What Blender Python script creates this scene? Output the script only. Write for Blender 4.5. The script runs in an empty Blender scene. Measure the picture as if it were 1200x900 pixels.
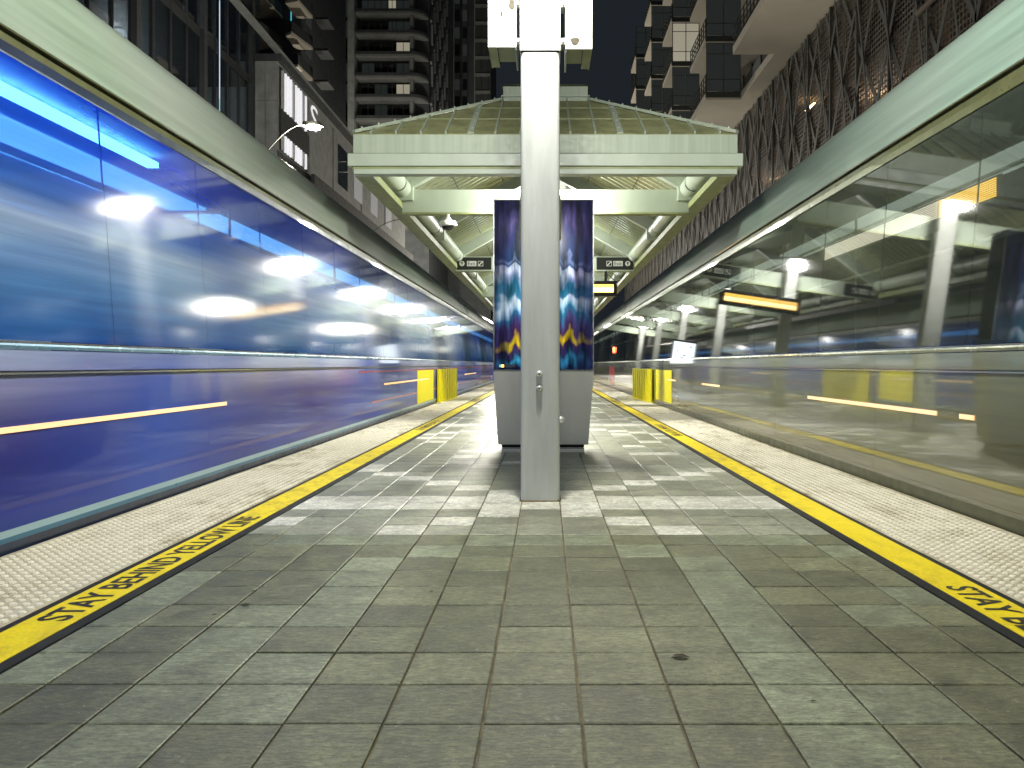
import bpy, bmesh, math, random
from mathutils import Vector, Matrix
R = math.radians
rnd = random.Random(7)
sc = bpy.context.scene
COL = sc.collection

# ------------------------------------------------------------------ camera, world, exposure
F = 945.0                      # focal length in photograph pixels (1200 wide)
HC = 1.10                      # eye height over the platform
cam_d = bpy.data.cameras.new('camera')
cam = bpy.data.objects.new('camera', cam_d); COL.objects.link(cam)
cam.location = (0, 0, HC); cam.rotation_euler = (R(90), 0, 0)
cam_d.sensor_width = 36; cam_d.lens = F / 1200 * 36
cam_d.shift_x = -40 / 1200; cam_d.shift_y = -23 / 1200
cam_d.clip_start = 0.05; cam_d.clip_end = 2000
sc.camera = cam
w = bpy.data.worlds.new('World'); sc.world = w; w.use_nodes = True
bg = w.node_tree.nodes['Background']
bg.inputs['Color'].default_value = (0.62, 0.78, 1.0, 1); bg.inputs['Strength'].default_value = 0.021   # night sky over a lit city
sc.view_settings.view_transform = 'Standard'; sc.view_settings.look = 'None'
sc.view_settings.exposure = 0.0; sc.view_settings.gamma = 1.0
sc.cycles.use_denoising = True; sc.cycles.use_adaptive_sampling = True; sc.cycles.adaptive_threshold = .02
sc.cycles.max_bounces = 5; sc.cycles.diffuse_bounces = 2; sc.cycles.glossy_bounces = 3
sc.cycles.transparent_max_bounces = 12; sc.cycles.sample_clamp_indirect = 6
sc.cycles.caustics_reflective = False; sc.cycles.caustics_refractive = False

def at(px, py, Y):             # photograph pixel -> point at depth Y
    return Vector(((px - 640) * Y / F, Y, HC + (427 - py) * Y / F))

# ------------------------------------------------------------------ materials
MATS = {}
def node_mat(name):
    m = bpy.data.materials.new(name); m.use_nodes = True
    nt = m.node_tree; b = nt.nodes['Principled BSDF']
    MATS[name] = m
    return m, nt, b
def N(nt, t, **kw):
    n = nt.nodes.new(t)
    for k, v in kw.items():
        if k in n.inputs: n.inputs[k].default_value = v
        else: setattr(n, k, v)
    return n
def L(nt, a, b): nt.links.new(a, b)
def mixc(nt, fac, a, b, blend='MIX'):
    n = nt.nodes.new('ShaderNodeMix'); n.data_type = 'RGBA'; n.blend_type = blend
    for s, v in ((n.inputs[0], fac), (n.inputs[6], a), (n.inputs[7], b)):
        if isinstance(v, (int, float)): s.default_value = v
        elif isinstance(v, tuple): s.default_value = v if len(v) == 4 else v + (1,)
        else: L(nt, v, s)
    return n.outputs[2]
def math_n(nt, op, a, b=None, c=None):
    n = nt.nodes.new('ShaderNodeMath'); n.operation = op
    for s, v in zip(n.inputs, (a, b, c)):
        if v is None: continue
        if isinstance(v, (int, float)): s.default_value = v
        else: L(nt, v, s)
    return n.outputs[0]
def noise(nt, scale=(1, 1, 1), s=5, detail=4, rough=.55, off=0):
    g = N(nt, 'ShaderNodeNewGeometry'); mp = N(nt, 'ShaderNodeMapping')
    mp.inputs['Scale'].default_value = scale; mp.inputs['Location'].default_value = (off, off * .7, off * .3)
    L(nt, g.outputs['Position'], mp.inputs['Vector'])
    n = N(nt, 'ShaderNodeTexNoise', Scale=s, Detail=detail, Roughness=rough)
    L(nt, mp.outputs[0], n.inputs['Vector'])
    return n.outputs['Fac']
def ramp(nt, fac, stops, interp='LINEAR'):
    n = N(nt, 'ShaderNodeValToRGB'); cr = n.color_ramp; cr.interpolation = interp
    while len(cr.elements) < len(stops): cr.elements.new(.5)
    for e, (p, c) in zip(cr.elements, stops):
        e.position = p; e.color = (c, c, c, 1) if isinstance(c, (int, float)) else tuple(c) + (1,)
    L(nt, fac, n.inputs[0])
    return n.outputs[0]
def bump(nt, b, h, strength=.2, dist=.01):
    n = N(nt, 'ShaderNodeBump', Strength=strength, Distance=dist)
    L(nt, h, n.inputs['Height']); L(nt, n.outputs[0], b.inputs['Normal'])
def plain(name, col, rough=.5, metal=0, var=.25, scale=6, coat=0, streak=None, spec=.5, bumps=0):
    """paint / metal with uneven colour, grime and gloss"""
    m, nt, b = node_mat(name)
    n1 = noise(nt, streak or (1, 1, 1), scale, 6, .62)
    c0 = tuple(x * (1 - var) for x in col); c1 = tuple(min(1, x * (1 + var * .7)) for x in col)
    L(nt, ramp(nt, n1, [(.3, c0), (.7, c1)]), b.inputs['Base Color'])
    n2 = noise(nt, (1, 1, 1), scale * 2.3, 5, .6, 11)
    L(nt, ramp(nt, n2, [(.3, max(.02, rough * .75)), (.7, min(1, rough * 1.25))]), b.inputs['Roughness'])
    b.inputs['Metallic'].default_value = metal
    b.inputs['Coat Weight'].default_value = coat; b.inputs['Coat Roughness'].default_value = .05
    b.inputs['Specular IOR Level'].default_value = spec
    if bumps: bump(nt, b, n2, bumps, .004)
    return m
def emit(name, col, strength, base=.5):
    m, nt, b = node_mat(name)
    b.inputs['Base Color'].default_value = (base, base, base, 1)
    b.inputs['Emission Color'].default_value = tuple(col) + (1,); b.inputs['Emission Strength'].default_value = strength
    return m

def tile_mat(name, col, var, rough=.42):
    m, nt, b = node_mat(name)
    g = N(nt, 'ShaderNodeNewGeometry')
    sn = N(nt, 'ShaderNodeVectorMath', operation='SNAP'); sn.inputs[1].default_value = (.305, .305, 10)
    ad = N(nt, 'ShaderNodeVectorMath', operation='ADD'); ad.inputs[1].default_value = (.195 + 30.5, 30.5 - .03, 5)
    L(nt, g.outputs['Position'], ad.inputs[0]); L(nt, ad.outputs[0], sn.inputs[0])
    wn = N(nt, 'ShaderNodeTexWhiteNoise', noise_dimensions='3D'); L(nt, sn.outputs[0], wn.inputs['Vector'])
    pert = ramp(nt, wn.outputs['Value'], [(0, tuple(c * (1 - var) for c in col)), (.6, col), (1, tuple(c * (1 + var) for c in col))])
    n1 = noise(nt, (1, 1, 1), 6, 10, .72); n2 = noise(nt, (1.6, 3.4, 1), 24, 9, .74, 3); n3 = noise(nt, (1, 1, 1), 1.1, 4, .6, 5)
    c = mixc(nt, .75, pert, ramp(nt, n1, [(.36, .55), (.5, 1.0), (.64, 1.35)]), 'MULTIPLY')
    c = mixc(nt, .8, c, ramp(nt, n2, [(.38, .55), (.5, 1.0), (.62, 1.45)]), 'MULTIPLY')
    c = mixc(nt, .6, c, ramp(nt, n3, [(.35, (.62, .6, .52)), (.65, (1.1, 1.12, 1.1))]), 'MULTIPLY')
    mpn = N(nt, 'ShaderNodeMapping'); mpn.inputs['Rotation'].default_value = (0, 0, .6); mpn.inputs['Scale'].default_value = (2.2, 9, 1)
    L(nt, g.outputs['Position'], mpn.inputs[0]); cl = N(nt, 'ShaderNodeTexNoise', Scale=6, Detail=8, Roughness=.75, Distortion=1.2); L(nt, mpn.outputs[0], cl.inputs['Vector'])
    c = mixc(nt, .7, c, ramp(nt, cl.outputs['Fac'], [(.41, .60), (.5, 1.0), (.59, 1.38)]), 'MULTIPLY')
    # pale scuffs and dark spots
    n4 = noise(nt, (1, 1, 1), 18, 8, .75, 21)
    c = mixc(nt, ramp(nt, n4, [(.60, 0.0), (.74, .5)]), c, (.42, .43, .36))
    n6 = noise(nt, (1, 1, 1), 75, 2, .5, 41)
    c = mixc(nt, ramp(nt, n6, [(.70, 0.0), (.76, .55)]), c, (.5, .47, .36))
    n5 = noise(nt, (1, 1, 1), 42, 3, .5, 31)
    c = mixc(nt, ramp(nt, n5, [(.73, 0.0), (.78, .6)]), c, (.03, .028, .02))
    L(nt, c, b.inputs['Base Color'])
    L(nt, ramp(nt, mixc(nt, .5, n1, n3), [(.3, rough * .85), (.7, rough * 1.2)]), b.inputs['Roughness'])
    bump(nt, b, mixc(nt, .5, mixc(nt, .4, n2, n1), cl.outputs['Fac']), .8, .010)
    b.inputs['Specular IOR Level'].default_value = .5
    return m
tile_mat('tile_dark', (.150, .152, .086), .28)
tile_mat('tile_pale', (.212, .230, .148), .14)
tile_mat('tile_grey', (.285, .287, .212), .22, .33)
tile_mat('tile_white', (.72, .70, .61), .08, .36)
plain('grout', (.15, .12, .065), .9, var=.95, scale=5, bumps=.4)
plain('platform_concrete', (.20, .20, .18), .85, scale=4)
plain('asphalt', (.05, .05, .05), .85, scale=3)
plain('ballast', (.09, .085, .075), .95, var=.5, scale=22, bumps=.8)
plain('rail_steel', (.35, .32, .28), .3, .9)

def grimy(name, col, grime, rough, s=9, lo=.45, hi=.66, amt=.75):
    m, nt, b = node_mat(name)
    n1 = noise(nt, (1, .5, 1), s, 8, .7); n2 = noise(nt, (1, .35, 1), 1.3, 5, .6, 9)
    n3 = noise(nt, (1, 1, 1), 60, 4, .6, 2)
    f = math_n(nt, 'MULTIPLY', ramp(nt, n1, [(lo, 0.0), (hi, 1.0)]), ramp(nt, n2, [(.42, .22), (.56, 1.0)]))
    c = mixc(nt, math_n(nt, 'MULTIPLY', f, amt), col, grime)
    c = mixc(nt, .5, c, ramp(nt, n3, [(.3, .7), (.7, 1.15)]), 'MULTIPLY')
    L(nt, c, b.inputs['Base Color']); b.inputs['Roughness'].default_value = rough; b.inputs['Specular IOR Level'].default_value = .25
    bump(nt, b, n3, .15, .003)
    return m
grimy('tactile', (.78, .74, .60), (.26, .20, .07), .6, 4.5, .46, .68, .7)
grimy('yellow_paint', (.83, .64, .005), (.30, .20, .02), .5, 9, .44, .68, .75)
grimy('tactile_base', (.52, .46, .33), (.16, .115, .03), .7, 4.5, .42, .62, .9)
grimy('black_rubber', (.012, .013, .013), (.08, .08, .065), .8, 12, .5, .8, .6)
grimy('letter_black', (.02, .019, .012), (.40, .28, .03), .5, 30, .55, .75, .5)
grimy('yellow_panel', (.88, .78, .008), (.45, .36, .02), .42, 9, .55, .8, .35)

plain('canopy_paint', (.42, .475, .385), .42, var=.10, scale=2.2, streak=(1, 1, .25))
plain('canopy_dark', (.26, .29, .13), .5, var=.22, scale=3)
plain('canopy_olive', (.27, .28, .135), .55, var=.35, scale=4)
plain('ceiling_metal', (.42, .46, .30), .2, .55, var=.15, scale=3)
plain('gutter_paint', (.37, .425, .33), .5, var=.16, scale=9, streak=(1.6, 1, .04))
plain('dark_slot', (.008, .009, .007), .8)
# post: white paint, scuffed, drips
def post_mat():
    m, nt, b = node_mat('post_paint')
    n1 = noise(nt, (1, 1, .12), 7, 6, .65); n2 = noise(nt, (1, 1, .5), 22, 7, .72, 4); n3 = noise(nt, (1, 1, 1), 70, 3, .5, 8)
    c = mixc(nt, .7, (.50, .515, .485), ramp(nt, n1, [(.35, .78), (.65, 1.08)]), 'MULTIPLY')
    c = mixc(nt, ramp(nt, n2, [(.60, 0.0), (.80, .35)]), c, (.26, .26, .22))
    c = mixc(nt, ramp(nt, n3, [(.74, 0.0), (.78, .6)]), c, (.16, .14, .10))
    L(nt, c, b.inputs['Base Color']); b.inputs['Roughness'].default_value = .42
    bump(nt, b, n3, .08, .003)
post_mat()
plain('white_metal', (.72, .73, .68), .45, var=.06, scale=5)
plain('rust', (.05, .04, .02), .9, var=.4, scale=30)
plain('sealant', (.16, .11, .03), .8, var=.7, scale=40)
plain('steel_cabinet', (.62, .61, .56), .42, .25, var=.10, scale=3, streak=(1, 1, .15))
plain('dark_metal', (.03, .03, .03), .45, .4)
plain('bolt_metal', (.75, .75, .72), .3, .6)
plain('black_sign', (.012, .013, .012), .4)
plain('sign_white', (.75, .76, .72), .5, var=.05)
emit('lamp_white', (1, .97, .9), 26)
emit('lamp_head', (1, .97, .88), 30)
emit('street_lamp_glow', (1, .95, .72), 60)
emit('amber_led', (1, .52, .05), 4.2)
emit('amber_text', (1, .80, .38), 6)
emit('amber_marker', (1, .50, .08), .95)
emit('red_reflection', (1, .07, .02), 14)
emit('red_film', (1, .06, .02), .9)
emit('cyan_led', (.10, .50, .62), .9)
emit('lilac_led', (.45, .62, .85), 1.1)
emit('poster_white', (.85, .95, 1.0), 4)
emit('train_tube', (.82, .95, 1.0), 16)
emit('train_tube_dim', (.9, 1.0, .95), 4)
emit('panel_light', (.85, .95, 1.0), 4)
emit('panel_dim', (.9, 1.0, .95), .8)
emit('office_tube', (.85, .92, 1.0), 7)
emit('window_lit', (.85, .78, .58), .32)
emit('dots_white', (1, .82, .72), 2.4)
emit('window_dim', (.55, .68, .66), .022, .03)

# kiosk screen: smeared zigzag advert
def screen_mat():
    m, nt, b = node_mat('screen')
    tc = N(nt, 'ShaderNodeTexCoord'); sp = N(nt, 'ShaderNodeSeparateXYZ'); L(nt, tc.outputs['Object'], sp.inputs[0])
    x = sp.outputs[0]; z = sp.outputs[2]                     # metres: x -0.63..0.63, z 1.03..3.16
    zig = math_n(nt, 'MULTIPLY', math_n(nt, 'PINGPONG', math_n(nt, 'ADD', x, 5.03), .085), 1.5)
    wob = N(nt, 'ShaderNodeTexNoise', Scale=2.4, Detail=3); L(nt, tc.outputs['Object'], wob.inputs['Vector'])
    env = ramp(nt, math_n(nt, 'ABSOLUTE', x), [(.38, 1.0), (.55, .25)])
    zz = math_n(nt, 'ADD', math_n(nt, 'SUBTRACT', z, math_n(nt, 'MULTIPLY', zig, env)), math_n(nt, 'MULTIPLY', wob.outputs['Fac'], .55))
    t = math_n(nt, 'DIVIDE', math_n(nt, 'SUBTRACT', zz, 1.08), 2.3)
    c = ramp(nt, t, [(0.0, (.004, .004, .012)), (.09, (.006, .008, .03)), (.14, (.03, .20, .33)), (.175, (.02, .03, .08)), (.215, (.05, .02, .08)),
                     (.232, (.55, .32, .01)), (.248, (.7, .42, .01)), (.275, (.06, .02, .07)), (.33, (.06, .05, .14)), (.37, (.02, .16, .26)),
                     (.40, (.42, .58, .70)), (.445, (.80, .86, .95)), (.475, (.05, .22, .34)), (.53, (.02, .20, .30)), (.565, (.35, .45, .58)),
                     (.61, (.9, .95, 1.0)), (.655, (.75, .82, .92)), (.675, (.015, .07, .16)), (.70, (.22, .28, .42)), (.72, (.01, .06, .14)),
                     (.80, (.03, .04, .14)), (.85, (.12, .09, .22)), (.90, (.05, .04, .13)), (.95, (.014, .013, .04))])
    fade = ramp(nt, math_n(nt, 'ABSOLUTE', math_n(nt, 'ADD', x, .03)), [(.36, 1.0), (.46, .18), (.52, .35), (.57, .10)])
    hue = N(nt, 'ShaderNodeTexNoise', Scale=1.6, Detail=2); L(nt, tc.outputs['Object'], hue.inputs['Vector'])
    c = mixc(nt, fade, (.010, .010, .036), c)
    c = mixc(nt, .55, c, ramp(nt, hue.outputs['Fac'], [(.35, (.55, .40, 1.0)), (.6, (.7, 1.05, 1.1))]), 'MULTIPLY')
    vs = N(nt, 'ShaderNodeTexNoise', Scale=3, Detail=5); vm = N(nt, 'ShaderNodeMapping'); vm.inputs['Scale'].default_value = (5, 1, .7); L(nt, tc.outputs['Object'], vm.inputs[0]); L(nt, vm.outputs[0], vs.inputs['Vector'])
    c = mixc(nt, .85, c, ramp(nt, vs.outputs['Fac'], [(.36, .12), (.5, .7), (.64, 1.5)]), 'MULTIPLY')
    L(nt, c, b.inputs['Emission Color']); b.inputs['Emission Strength'].default_value = 1.25
    b.inputs['Base Color'].default_value = (.004, .004, .006, 1); b.inputs['Roughness'].default_value = .08
screen_mat()

# tram paint: a wrap of long soft horizontal bands
def wrap_mat(name, stops, z0, z1, streak_amt=.10, coat_rough=.05, tints=None, base_rough=.35, coat_ior=1.75, coat_w=1, spec=.5):
    m, nt, b = node_mat(name)
    g = N(nt, 'ShaderNodeNewGeometry'); sp = N(nt, 'ShaderNodeSeparateXYZ'); L(nt, g.outputs['Position'], sp.inputs[0])
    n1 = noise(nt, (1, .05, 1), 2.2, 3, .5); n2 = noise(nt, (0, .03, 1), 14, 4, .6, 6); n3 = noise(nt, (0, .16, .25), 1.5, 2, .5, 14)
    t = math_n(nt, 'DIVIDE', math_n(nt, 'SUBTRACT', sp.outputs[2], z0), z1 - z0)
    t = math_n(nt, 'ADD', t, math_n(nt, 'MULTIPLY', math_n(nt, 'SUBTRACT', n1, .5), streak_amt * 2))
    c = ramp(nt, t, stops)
    c = mixc(nt, .55, c, ramp(nt, n2, [(.3, .6), (.7, 1.35)]), 'MULTIPLY')
    if tints: c = mixc(nt, ramp(nt, n3, [(.45, 0.0), (.68, tints[1])]), c, tints[0])
    L(nt, c, b.inputs['Base Color']); b.inputs['Roughness'].default_value = base_rough
    b.inputs['Coat Weight'].default_value = coat_w; b.inputs['Specular IOR Level'].default_value = spec; b.inputs['Coat Roughness'].default_value = coat_rough; b.inputs['Coat IOR'].default_value = coat_ior
    return m
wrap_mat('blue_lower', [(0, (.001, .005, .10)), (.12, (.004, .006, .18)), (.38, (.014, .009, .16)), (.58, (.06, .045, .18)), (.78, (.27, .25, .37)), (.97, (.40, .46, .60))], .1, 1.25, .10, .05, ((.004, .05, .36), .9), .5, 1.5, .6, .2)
wrap_mat('olive_lower', [(0, (.05, .05, .018)), (.4, (.075, .075, .034)), (.8, (.12, .13, .075)), (1, (.25, .27, .19))], .1, 1.25, .08, .04, None, .35, 2.5)
def film_mat(name, stops, z0, z1, clear, tint, streak=.1, tints=None, gloss=.03, ior=1.75):
    """tinted glazing: partly see-through film with a glass gloss on top"""
    m, nt, b = node_mat(name)
    wrap = wrap_mat(name + '_print', stops, z0, z1, streak, .03, tints)
    nt.nodes.clear(); out = N(nt, 'ShaderNodeOutputMaterial')
    g = N(nt, 'ShaderNodeNewGeometry'); sp = N(nt, 'ShaderNodeSeparateXYZ'); L(nt, g.outputs['Position'], sp.inputs[0])
    n1 = noise(nt, (1, .05, 1), 2.2, 3, .5); n2 = noise(nt, (0, .03, 1), 14, 4, .6, 6); n3 = noise(nt, (0, .16, .25), 1.5, 2, .5, 14)
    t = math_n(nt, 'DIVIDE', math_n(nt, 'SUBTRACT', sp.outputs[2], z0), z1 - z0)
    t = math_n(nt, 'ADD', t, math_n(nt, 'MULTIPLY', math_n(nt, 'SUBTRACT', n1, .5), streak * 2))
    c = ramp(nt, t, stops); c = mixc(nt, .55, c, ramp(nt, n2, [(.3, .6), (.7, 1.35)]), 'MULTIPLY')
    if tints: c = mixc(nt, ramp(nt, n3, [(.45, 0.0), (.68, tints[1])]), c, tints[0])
    df = N(nt, 'ShaderNodeBsdfDiffuse'); L(nt, c, df.inputs[0])
    tl = N(nt, 'ShaderNodeBsdfTranslucent'); L(nt, c, tl.inputs[0])
    m1 = N(nt, 'ShaderNodeMixShader'); m1.inputs[0].default_value = .5; L(nt, df.outputs[0], m1.inputs[1]); L(nt, tl.outputs[0], m1.inputs[2])
    tr = N(nt, 'ShaderNodeBsdfTransparent'); tr.inputs[0].default_value = tint + (1,)
    m2 = N(nt, 'ShaderNodeMixShader'); m2.inputs[0].default_value = clear; L(nt, m1.outputs[0], m2.inputs[1]); L(nt, tr.outputs[0], m2.inputs[2])
    gl = N(nt, 'ShaderNodeBsdfGlossy'); gl.inputs['Roughness'].default_value = gloss
    fr = N(nt, 'ShaderNodeFresnel', IOR=ior)
    m3 = N(nt, 'ShaderNodeMixShader'); L(nt, fr.outputs[0], m3.inputs[0]); L(nt, m2.outputs[0], m3.inputs[1]); L(nt, gl.outputs[0], m3.inputs[2])
    t2 = N(nt, 'ShaderNodeBsdfTransparent')      # inner face of the pane: no second film
    m4 = N(nt, 'ShaderNodeMixShader'); L(nt, g.outputs['Backfacing'], m4.inputs[0]); L(nt, m3.outputs[0], m4.inputs[1]); L(nt, t2.outputs[0], m4.inputs[2])
    L(nt, m4.outputs[0], out.inputs[0])
    bpy.data.materials.remove(wrap); MATS.pop(name + '_print')
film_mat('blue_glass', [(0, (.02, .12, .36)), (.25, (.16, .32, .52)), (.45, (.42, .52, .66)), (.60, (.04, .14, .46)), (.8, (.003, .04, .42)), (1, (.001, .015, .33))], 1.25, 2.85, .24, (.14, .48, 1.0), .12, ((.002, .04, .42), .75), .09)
film_mat('green_glass', [(0, (.06, .07, .055)), (.4, (.035, .042, .038)), (.7, (.06, .072, .06)), (1, (.11, .135, .105))], 1.25, 2.85, .40, (.7, .8, .7), .12, None, .035, 2.5)
film_mat('building_glass', [(0, (.012, .014, .016)), (1, (.016, .019, .022))], 0, 30, .55, (.6, .68, .7), .1)
wrap_mat('fairing_paint', [(0, (.22, .29, .21)), (1, (.25, .32, .235))], 3, 3.8, .05, .12, ((.44, .43, .41), .5), .30)
wrap_mat('fairing_green', [(0, (.23, .32, .26)), (1, (.25, .35, .28))], 3, 3.8, .05, .12, ((.42, .44, .40), .35), .30)
plain('cantrail', (.11, .115, .05), .35, .2, coat=.5)
plain('bright_trim', (.55, .58, .58), .18, .85, scale=4, streak=(1, .1, 1))
plain('cyan_stripe', (.26, .40, .45), .35, var=.2, scale=2, streak=(1, .05, 1), coat=.7)
plain('teal_stripe', (.008, .11, .19), .35, var=.2, scale=2, streak=(1, .05, 1), coat=.7)
plain('navy_sill', (.008, .018, .05), .4, var=.3, scale=3, coat=.4)
plain('olive_sill', (.045, .05, .018), .45, var=.3, scale=3, coat=.4)
plain('red_stripe', (.42, .012, .03), .35, coat=.7)
plain('rail_white', (.85, .87, .88), .25); plain('tram_wall', (.55, .60, .62), .7); plain('tram_floor', (.10, .10, .11), .8); plain('seat_fabric', (.03, .07, .25), .9)
plain('belt_blue', (.16, .30, .42), .25, .3, scale=2, streak=(1, .05, 1), coat=.6); plain('belt_olive', (.20, .21, .15), .25, .3, scale=2, streak=(1, .05, 1), coat=.6)
plain('gasket', (.010, .011, .012), .6)
# buildings
plain('dark_facade', (.035, .037, .040), .6, scale=1.2); plain('pale_stone', (.30, .31, .31), .7, scale=1.5)
plain('tower_concrete', (.20, .205, .20), .8, var=.2, scale=.6); plain('tower_dark', (.05, .055, .058), .7, scale=.6)
plain('soffit', (.50, .45, .38), .8, var=.08, scale=.5); plain('balcony_metal', (.06, .065, .062), .5, .3)
plain('garage_wall', (.16, .12, .09), .85, var=.3, scale=.6); plain('strap_metal', (.075, .075, .072), .6, .2)
plain('louvre_white', (.70, .70, .70), .6); plain('street_pole', (.10, .105, .10), .45, .4)
def mesh_screen():
    m, nt, b = node_mat('screen_mesh')
    b.inputs['Base Color'].default_value = (.075, .065, .055, 1); b.inputs['Roughness'].default_value = .6
    g = N(nt, 'ShaderNodeNewGeometry'); sp = N(nt, 'ShaderNodeSeparateXYZ'); L(nt, g.outputs['Position'], sp.inputs[0])
    a = math_n(nt, 'PINGPONG', sp.outputs[1], .10); c = math_n(nt, 'PINGPONG', sp.outputs[2], .10)
    f = math_n(nt, 'MULTIPLY', math_n(nt, 'GREATER_THAN', a, .028), math_n(nt, 'GREATER_THAN', c, .028))
    tr = N(nt, 'ShaderNodeBsdfTransparent'); mx = N(nt, 'ShaderNodeMixShader')
    L(nt, f, mx.inputs[0]); L(nt, b.outputs[0], mx.inputs[1]); L(nt, tr.outputs[0], mx.inputs[2])
    L(nt, mx.outputs[0], nt.nodes['Material Output'].inputs[0])
mesh_screen()

# ------------------------------------------------------------------ mesh helpers
class MB:
    def __init__(s): s.v = []; s.f = []
    def quad(s, a, b, c, d):
        i = len(s.v); s.v += [tuple(a), tuple(b), tuple(c), tuple(d)]; s.f.append((i, i+1, i+2, i+3)); return s
    def hexa(s, p):               # 8 points: bottom 4 ccw, top 4 ccw
        i = len(s.v); s.v += [tuple(q) for q in p]
        for f in ((3,2,1,0), (4,5,6,7), (0,1,5,4), (1,2,6,5), (2,3,7,6), (3,0,4,7)): s.f.append(tuple(i+k for k in f))
        return s
    def box(s, x0, x1, y0, y1, z0, z1):
        return s.hexa([(x0,y0,z0),(x1,y0,z0),(x1,y1,z0),(x0,y1,z0),(x0,y0,z1),(x1,y0,z1),(x1,y1,z1),(x0,y1,z1)])
    def bar(s, p, q, wd, ht, up=(0,0,1)):
        p, q = Vector(p), Vector(q); d = (q - p).normalized(); u = Vector(up)
        sd = d.cross(u).normalized(); u = sd.cross(d).normalized()
        a, b = sd * wd / 2, u * ht / 2
        return s.hexa([p-a-b, p+a-b, q+a-b, q-a-b, p-a+b, p+a+b, q+a+b, q-a+b])
    def tube(s, pts, r, n=10, cap=True, radii=None):
        pts = [Vector(p) for p in pts]; i0 = len(s.v); prev = None
        for k, p in enumerate(pts):
            d = (pts[min(k+1, len(pts)-1)] - pts[max(k-1, 0)]).normalized()
            if prev is None:
                ref = Vector((0,0,1)) if abs(d.z) < .9 else Vector((1,0,0)); a = d.cross(ref).normalized()
            else: a = (prev - d * prev.dot(d)).normalized()
            prev = a; b = d.cross(a); rr = radii[k] if radii else r
            for j in range(n):
                t = 2*math.pi*j/n; s.v.append(tuple(p + a*rr*math.cos(t) + b*rr*math.sin(t)))
        for k in range(len(pts)-1):
            for j in range(n):
                a0 = i0+k*n; s.f.append((a0+j, a0+(j+1)%n, a0+n+(j+1)%n, a0+n+j))
        if cap:
            s.f.append(tuple(i0+j for j in reversed(range(n)))); s.f.append(tuple(i0+(len(pts)-1)*n+j for j in range(n)))
        return s
    def prism(s, prof, y0, y1):   # profile (x,z) list extruded along y
        n = len(prof); i = len(s.v)
        s.v += [(x, y0, z) for x, z in prof] + [(x, y1, z) for x, z in prof]
        for k in range(n): s.f.append((i+k, i+(k+1)%n, i+n+(k+1)%n, i+n+k))
        s.f.append(tuple(i+k for k in reversed(range(n)))); s.f.append(tuple(i+n+k for k in range(n)))
        return s
    def sheet(s, prof, y0, y1):   # open profile
        n = len(prof); i = len(s.v)
        s.v += [(x, y0, z) for x, z in prof] + [(x, y1, z) for x, z in prof]
        for k in range(n-1): s.f.append((i+k, i+k+1, i+n+k+1, i+n+k))
        return s
    def build(s, name, mat, parent=None, smooth=False, bevel=0, seg=2):
        off = Vector(parent_loc(parent)) if parent else Vector((0,0,0))
        me = bpy.data.meshes.new(name); me.from_pydata([tuple(Vector(v) - off) for v in s.v], [], s.f)
        bm = bmesh.new(); bm.from_mesh(me)
        if bevel: 
            bmesh.ops.bevel(bm, geom=bm.edges[:], offset=bevel, segments=seg, affect='EDGES', profile=.6)
        bmesh.ops.recalc_face_normals(bm, faces=bm.faces); bm.to_mesh(me); bm.free()
        me.materials.append(MATS[mat])
        if smooth:
            for p in me.polygons: p.use_smooth = True
        o = bpy.data.objects.new(name, me); COL.objects.link(o)
        if parent: o.parent = parent
        return o
def parent_loc(p):
    v = Vector((0,0,0))
    while p: v += p.location; p = p.parent
    return v
def tag(o, label=None, cat=None, group=None, kind=None):
    for k, v in (('label', label), ('category', cat), ('group', group), ('kind', kind)):
        if v: o[k] = v
    return o
def empty(name, loc, label=None, cat=None, group=None, kind=None):
    o = bpy.data.objects.new(name, None); COL.objects.link(o); o.location = loc; o.empty_display_size = .2
    return tag(o, label, cat, group, kind)
def shared(name, me, parent, loc=(0,0,0), rot=(0,0,0)):
    o = bpy.data.objects.new(name, me); COL.objects.link(o); o.parent = parent; o.location = loc; o.rotation_euler = rot
    return o
def light(name, kind, loc, energy, col, parent=None, size=.1, rot=None, **kw):
    d = bpy.data.lights.new(name, kind); d.energy = energy; d.color = col
    if kind == 'AREA': d.size = size
    else: d.shadow_soft_size = size
    for k, v in kw.items(): setattr(d, k, v)
    o = bpy.data.objects.new(name, d); COL.objects.link(o)
    if parent: o.parent = parent; o.location = Vector(loc) - parent_loc(parent)
    else: o.location = loc
    if rot: o.rotation_euler = rot
    return o
def text(s, name, mat, parent, origin, ux, uy, width, height, depth=.002):
    cu = bpy.data.curves.new(name, 'FONT'); cu.body = s; cu.extrude = 0; cu.offset = .022 if s.startswith('STAY') else 0; cu.resolution_u = 3
    o = bpy.data.objects.new(name, cu); COL.objects.link(o)
    me = bpy.data.meshes.new_from_object(o.evaluated_get(bpy.context.evaluated_depsgraph_get())); 
    bpy.data.objects.remove(o); bpy.data.curves.remove(cu)
    xs = [v.co.x for v in me.vertices]; ys = [v.co.y for v in me.vertices]
    sx = width / (max(xs)-min(xs)); sy = height / (max(ys)-min(ys))
    ux, uy, og = Vector(ux), Vector(uy), Vector(origin) - parent_loc(parent)
    for v in me.vertices: v.co = og + ux * (v.co.x-min(xs)) * sx + uy * (v.co.y-min(ys)) * sy
    me.materials.clear(); me.materials.append(MATS[mat]); me.name = name
    o = bpy.data.objects.new(name, me); COL.objects.link(o); o.parent = parent
    return o

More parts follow.
